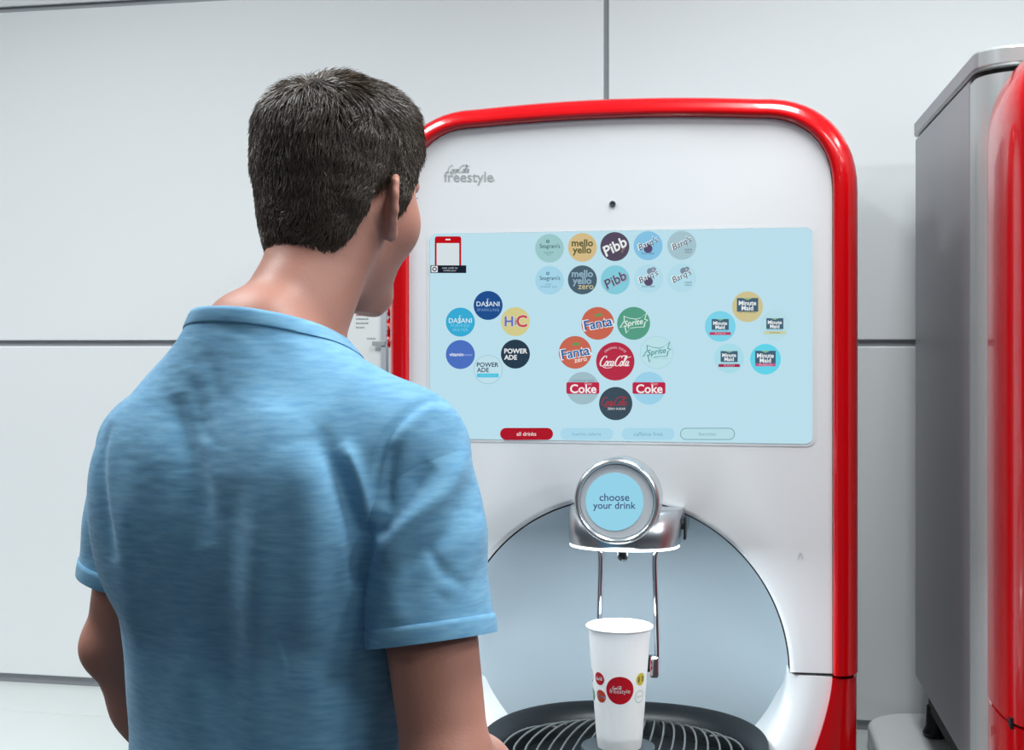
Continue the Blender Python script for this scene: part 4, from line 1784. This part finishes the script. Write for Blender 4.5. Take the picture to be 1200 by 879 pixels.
def fold(poly, amp, wid):
    """ridge (amp > 0) or crease (amp < 0) along a polyline on the back, widths in photo pixels"""
    global disp
    poly = np.array(catmull(poly, 8))
    best = np.full(len(V), 1e9)
    tb = np.zeros(len(V))
    for i in range(len(poly) - 1):
        a, b = poly[i], poly[i + 1]
        ab = b - a
        h = np.clip(((PX - a[0]) * ab[0] + (PY - a[1]) * ab[1]) / (ab @ ab), 0, 1)
        d = np.hypot(PX - a[0] - h * ab[0], PY - a[1] - h * ab[1])
        better = d < best
        best = np.where(better, d, best)
        tb = np.where(better, (i + h) / (len(poly) - 1), tb)
    taper = np.clip(np.minimum(tb, 1 - tb) * 5, 0, 1) ** .7
    disp += facing * amp * taper * np.exp(-(best / wid) ** 2)


disp = np.zeros(len(V))
mm = .001
# armhole seam on his right, and puckers
fold([(546, 484), (528, 470), (500, 472), (474, 488), (455, 512), (444, 545), (438, 580)], -3.2 * mm, 5)
fold([(540, 500), (510, 480), (485, 495), (468, 520)], 2.0 * mm, 9)
# deep folds by the armpit and on the sleeve
fold([(370, 505), (392, 545), (410, 590), (422, 635), (424, 690)], -8 * mm, 14)
fold([(345, 520), (362, 590), (368, 690), (372, 860)], 5 * mm, 26)
fold([(398, 520), (418, 560), (432, 620)], 6 * mm, 11)
fold([(508, 545), (478, 580), (452, 612), (440, 632)], -6 * mm, 11)
fold([(545, 520), (520, 575), (470, 620), (440, 660)], 6 * mm, 13)
fold([(555, 560), (530, 620), (490, 650), (450, 680)], -4 * mm, 12)
fold([(464, 520), (456, 560), (450, 600)], -4 * mm, 8)
fold([(562, 600), (548, 660), (520, 700)], 2.5 * mm, 12)
fold([(500, 640), (520, 670), (545, 690)], -2 * mm, 8)
fold([(470, 640), (462, 700), (470, 745)], 2.5 * mm, 14)
# left side
fold([(240, 410), (250, 440), (254, 475)], -1.1 * mm, 8)
fold([(205, 462), (216, 510), (232, 560), (240, 640)], -4.5 * mm, 12)
fold([(226, 440), (234, 480), (240, 520)], -2.0 * mm, 8)
fold([(128, 492), (118, 530), (120, 590), (136, 660)], -5 * mm, 7)
fold([(178, 480), (190, 560), (205, 660), (222, 760), (236, 879)], 4.0 * mm, 24)
fold([(150, 540), (152, 640), (158, 760), (165, 879)], 2.5 * mm, 16)
fold([(270, 560), (262, 680), (258, 879)], -5 * mm, 24)
fold([(318, 480), (310, 600), (300, 720), (300, 879)], 3.5 * mm, 26)
fold([(400, 640), (396, 740), (392, 879)], -3.5 * mm, 24)
# upper back drapes
fold([(250, 378), (300, 392), (350, 392), (400, 398)], -1.2 * mm, 7)
fold([(330, 400), (322, 440), (318, 480)], -2.0 * mm, 22)
fold([(420, 420), (400, 460), (372, 500)], 3.0 * mm, 18)
q = V * np.array((1.0, 1.0, 1.0))
nz = np.array([noise.noise(Vector((a[0] * 9, a[1] * 9, a[2] * 6))) * .0022 + noise.noise(Vector((a[0] * 24 + 5, a[1] * 24, a[2] * 20))) * .0009 for a in V])
disp += nz
# short horizontal slub wrinkles over the back
nz2 = np.array([noise.noise(Vector((a[0] * 45, a[1] * 45 + 9, a[2] * 170))) for a in V])
amp2 = np.array([max(0.0, noise.noise(Vector((a[0] * 8 + 3, a[1] * 8, a[2] * 3 + 7))) + .25) for a in V])
disp += nz2 * amp2 * .0006 * facing
# calm near the openings
CN = np.array((0.0, .26, 1.0))
CN /= np.linalg.norm(CN)
CP = np.array((0.0, -.085, 1.583))
hd = np.minimum(np.abs((V - HEM_R) @ axr) + (V[:, 0] < .1) * 1, np.abs((V - HEM_L) @ axl) + (V[:, 0] > -.1) * 1)
hd = np.minimum(hd, np.abs((V - CP) @ CN) + (V[:, 2] < 1.45))
disp *= 1.25 * np.clip(hd / .03, .12, 1)
V = V + N * disp[:, None]
# slub knit cloth
M_shirt = bpy.data.materials.new('blue_slub_cotton')
M_shirt.use_nodes = True
nt = M_shirt.node_tree
bs = nt.nodes['Principled BSDF']
bs.inputs['Roughness'].default_value = 0.85
bs.inputs['Specular IOR Level'].default_value = 0.15
bs.inputs['Sheen Weight'].default_value = 0.15
tc = nt.nodes.new('ShaderNodeTexCoord')
mp = nt.nodes.new('ShaderNodeMapping')
mp.inputs['Scale'].default_value = (45, 45, 260)
nt.links.new(tc.outputs['Object'], mp.inputs[0])
n1 = nt.nodes.new('ShaderNodeTexNoise')
n1.inputs['Scale'].default_value = 1.0
n1.inputs['Detail'].default_value = 4
nt.links.new(mp.outputs[0], n1.inputs['Vector'])
cr = nt.nodes.new('ShaderNodeValToRGB')
cr.color_ramp.elements[0].position = 0.3
cr.color_ramp.elements[0].color = (*lin('#679cc1'), 1)
cr.color_ramp.elements[1].position = 0.7
cr.color_ramp.elements[1].color = (*lin('#7db1cf'), 1)
nt.links.new(n1.outputs[0], cr.inputs[0])
nt.links.new(cr.outputs[0], bs.inputs['Base Color'])
bp = nt.nodes.new('ShaderNodeBump')
bp.inputs['Strength'].default_value = 0.09
bp.inputs['Distance'].default_value = 0.0015
nt.links.new(n1.outputs[0], bp.inputs['Height'])
nt.links.new(bp.outputs[0], bs.inputs['Normal'])

o0 = len(PARTS[0][1])
sh = np_mesh('t_shirt', V[:o0], PARTS[0][2], M_shirt, man)
sh['label'] = 'blue cotton t-shirt'


def cut_open(ob, cuts):
    bm = bmesh.new()
    bm.from_mesh(ob.data)
    for sel, co, no in cuts:
        st = {v for v in bm.verts if sel(v.co)}
        fs = [f for f in bm.faces if all(v in st for v in f.verts)]
        es = {e for f in fs for e in f.edges}
        bmesh.ops.bisect_plane(bm, geom=list({v for f in fs for v in f.verts}) + list(es) + fs, plane_co=co, plane_no=no, clear_outer=True)
    bm.to_mesh(ob.data)
    bm.free()
    ob.data.polygons.foreach_set('use_smooth', [True] * len(ob.data.polygons))
    md = ob.modifiers.new('cloth', 'SOLIDIFY')
    md.thickness = 0.0020
    md.offset = -1


cut_open(sh, [(lambda p: p.z > 1.50 and abs(p.x) < .13, CP, CN), (lambda p: p.z < 1.0, (0, 0, .935), (0, 0, -1))])
o1 = o0 + len(PARTS[1][1])
for nm, vv, qq, hem, ax in (('sleeve', V[o0:o1], PARTS[1][2], HEM_R, axr), ('sleeve', V[o1:], PARTS[2][2], HEM_L, axl)):
    so = np_mesh(nm, vv, qq, M_shirt, sh)
    cut_open(so, [(lambda p: True, hem, ax)])


def band(name, sd, centre, axis, rows_d, offs, rmax, ucoord, segs=120):
    """a strip that follows the shirt surface round an opening; rows_d: offsets along axis"""
    axis = np.array(axis) / np.linalg.norm(axis)
    e1 = np.cross(axis, ucoord)
    e1 /= np.linalg.norm(e1)
    e2 = np.cross(axis, e1)
    t = np.linspace(0, 2 * math.pi, segs, endpoint=False)
    D = np.cos(t)[:, None] * e1 + np.sin(t)[:, None] * e2
    rows = []
    for d, o in zip(rows_d, offs):
        C = np.array(centre) + axis * d
        lo, hi = np.zeros(segs), np.full(segs, rmax)
        for _ in range(24):
            md_ = (lo + hi) / 2
            p = C + D * md_[:, None]
            ins = sd.eval(*p.T) < 0
            lo = np.where(ins, md_, lo)
            hi = np.where(ins, hi, md_)
        rows.append([tuple(q) for q in C + D * (lo + o)[:, None]])
    mb = MB().grid(rows, close_u=True)
    return mb.build(name, M_shirt, sh, origin=(0, 0, 0), smooth=True, angle=80)


band('collar', shirt, CP + np.array((0, .085, -.0221)), CN, [.001, .0035, .003, -.001, -.006, -.0115, -.013, -.0135], [-.004, -.001, .0012, .0020, .0020, .0018, .0012, -.0006], .14, (1, 0, 0))
for sd, hc, ax in ((SLV[0], HEM_R, axr), (SLV[1], HEM_L, axl)):
    band('sleeve_hem', sd, hc, ax, [-.002, .001, .001, -.004, -.012, -.0165, -.0172], [-.003, -.001, .0012, .0018, .0018, .0016, -.002], .10, (0, 1, 0))

# trousers and shoes (below the picture)
leg = SDF()
leg.add(loft([(.80, .165, -.115, .105), (.86, .172, -.12, .105), (.94, .168, -.112, .10), (1.0, .160, -.105, .10)], 2.4), np.array((-.18, -.13, .80)), np.array((.18, .12, 1.0)), .01)
for sg_ in (1, -1):
    leg.add(*cone((sg_ * .085, -.01, .86), (sg_ * .095, .0, .48), .095, .068)[:1], np.array((-.25, -.15, .3)), np.array((.25, .15, 1.0)), .03)
    f_, l_, h_ = cone((sg_ * .095, .0, .48), (sg_ * .10, -.02, .09), .068, .058)
    leg.add(f_, l_, h_, .02)
Vl, Ql = leg.mesh((-.26, -.18, .02), (.26, .16, 1.02), 0.009)
np_mesh('trousers', laplace(Vl, Ql, 2), Ql, mat('navy_denim', '#232b3a', 0.8, noise_amt=.15, noise_scale=200), man)
for sg_ in (1, -1):
    s_ = SDF()
    s_.add(*ellip((sg_ * .10, .07, .045), (.048, .145, .05)), .01)
    s_.add(*cone((sg_ * .10, -.02, .05), (sg_ * .10, -.02, .10), .05, .046), .03)
    s_.ops[-1] = s_.ops[-1][:4] + (.03,)
    Vs, Qs = s_.mesh((sg_ * .10 - .08, -.12, -.02), (sg_ * .10 + .08, .26, .17), .006)
    Vs[:, 2] = np.maximum(Vs[:, 2], 0.001)
    np_mesh('shoe', Vs, Qs, mat('white_trainers', '#cfd2d4', 0.6), man)
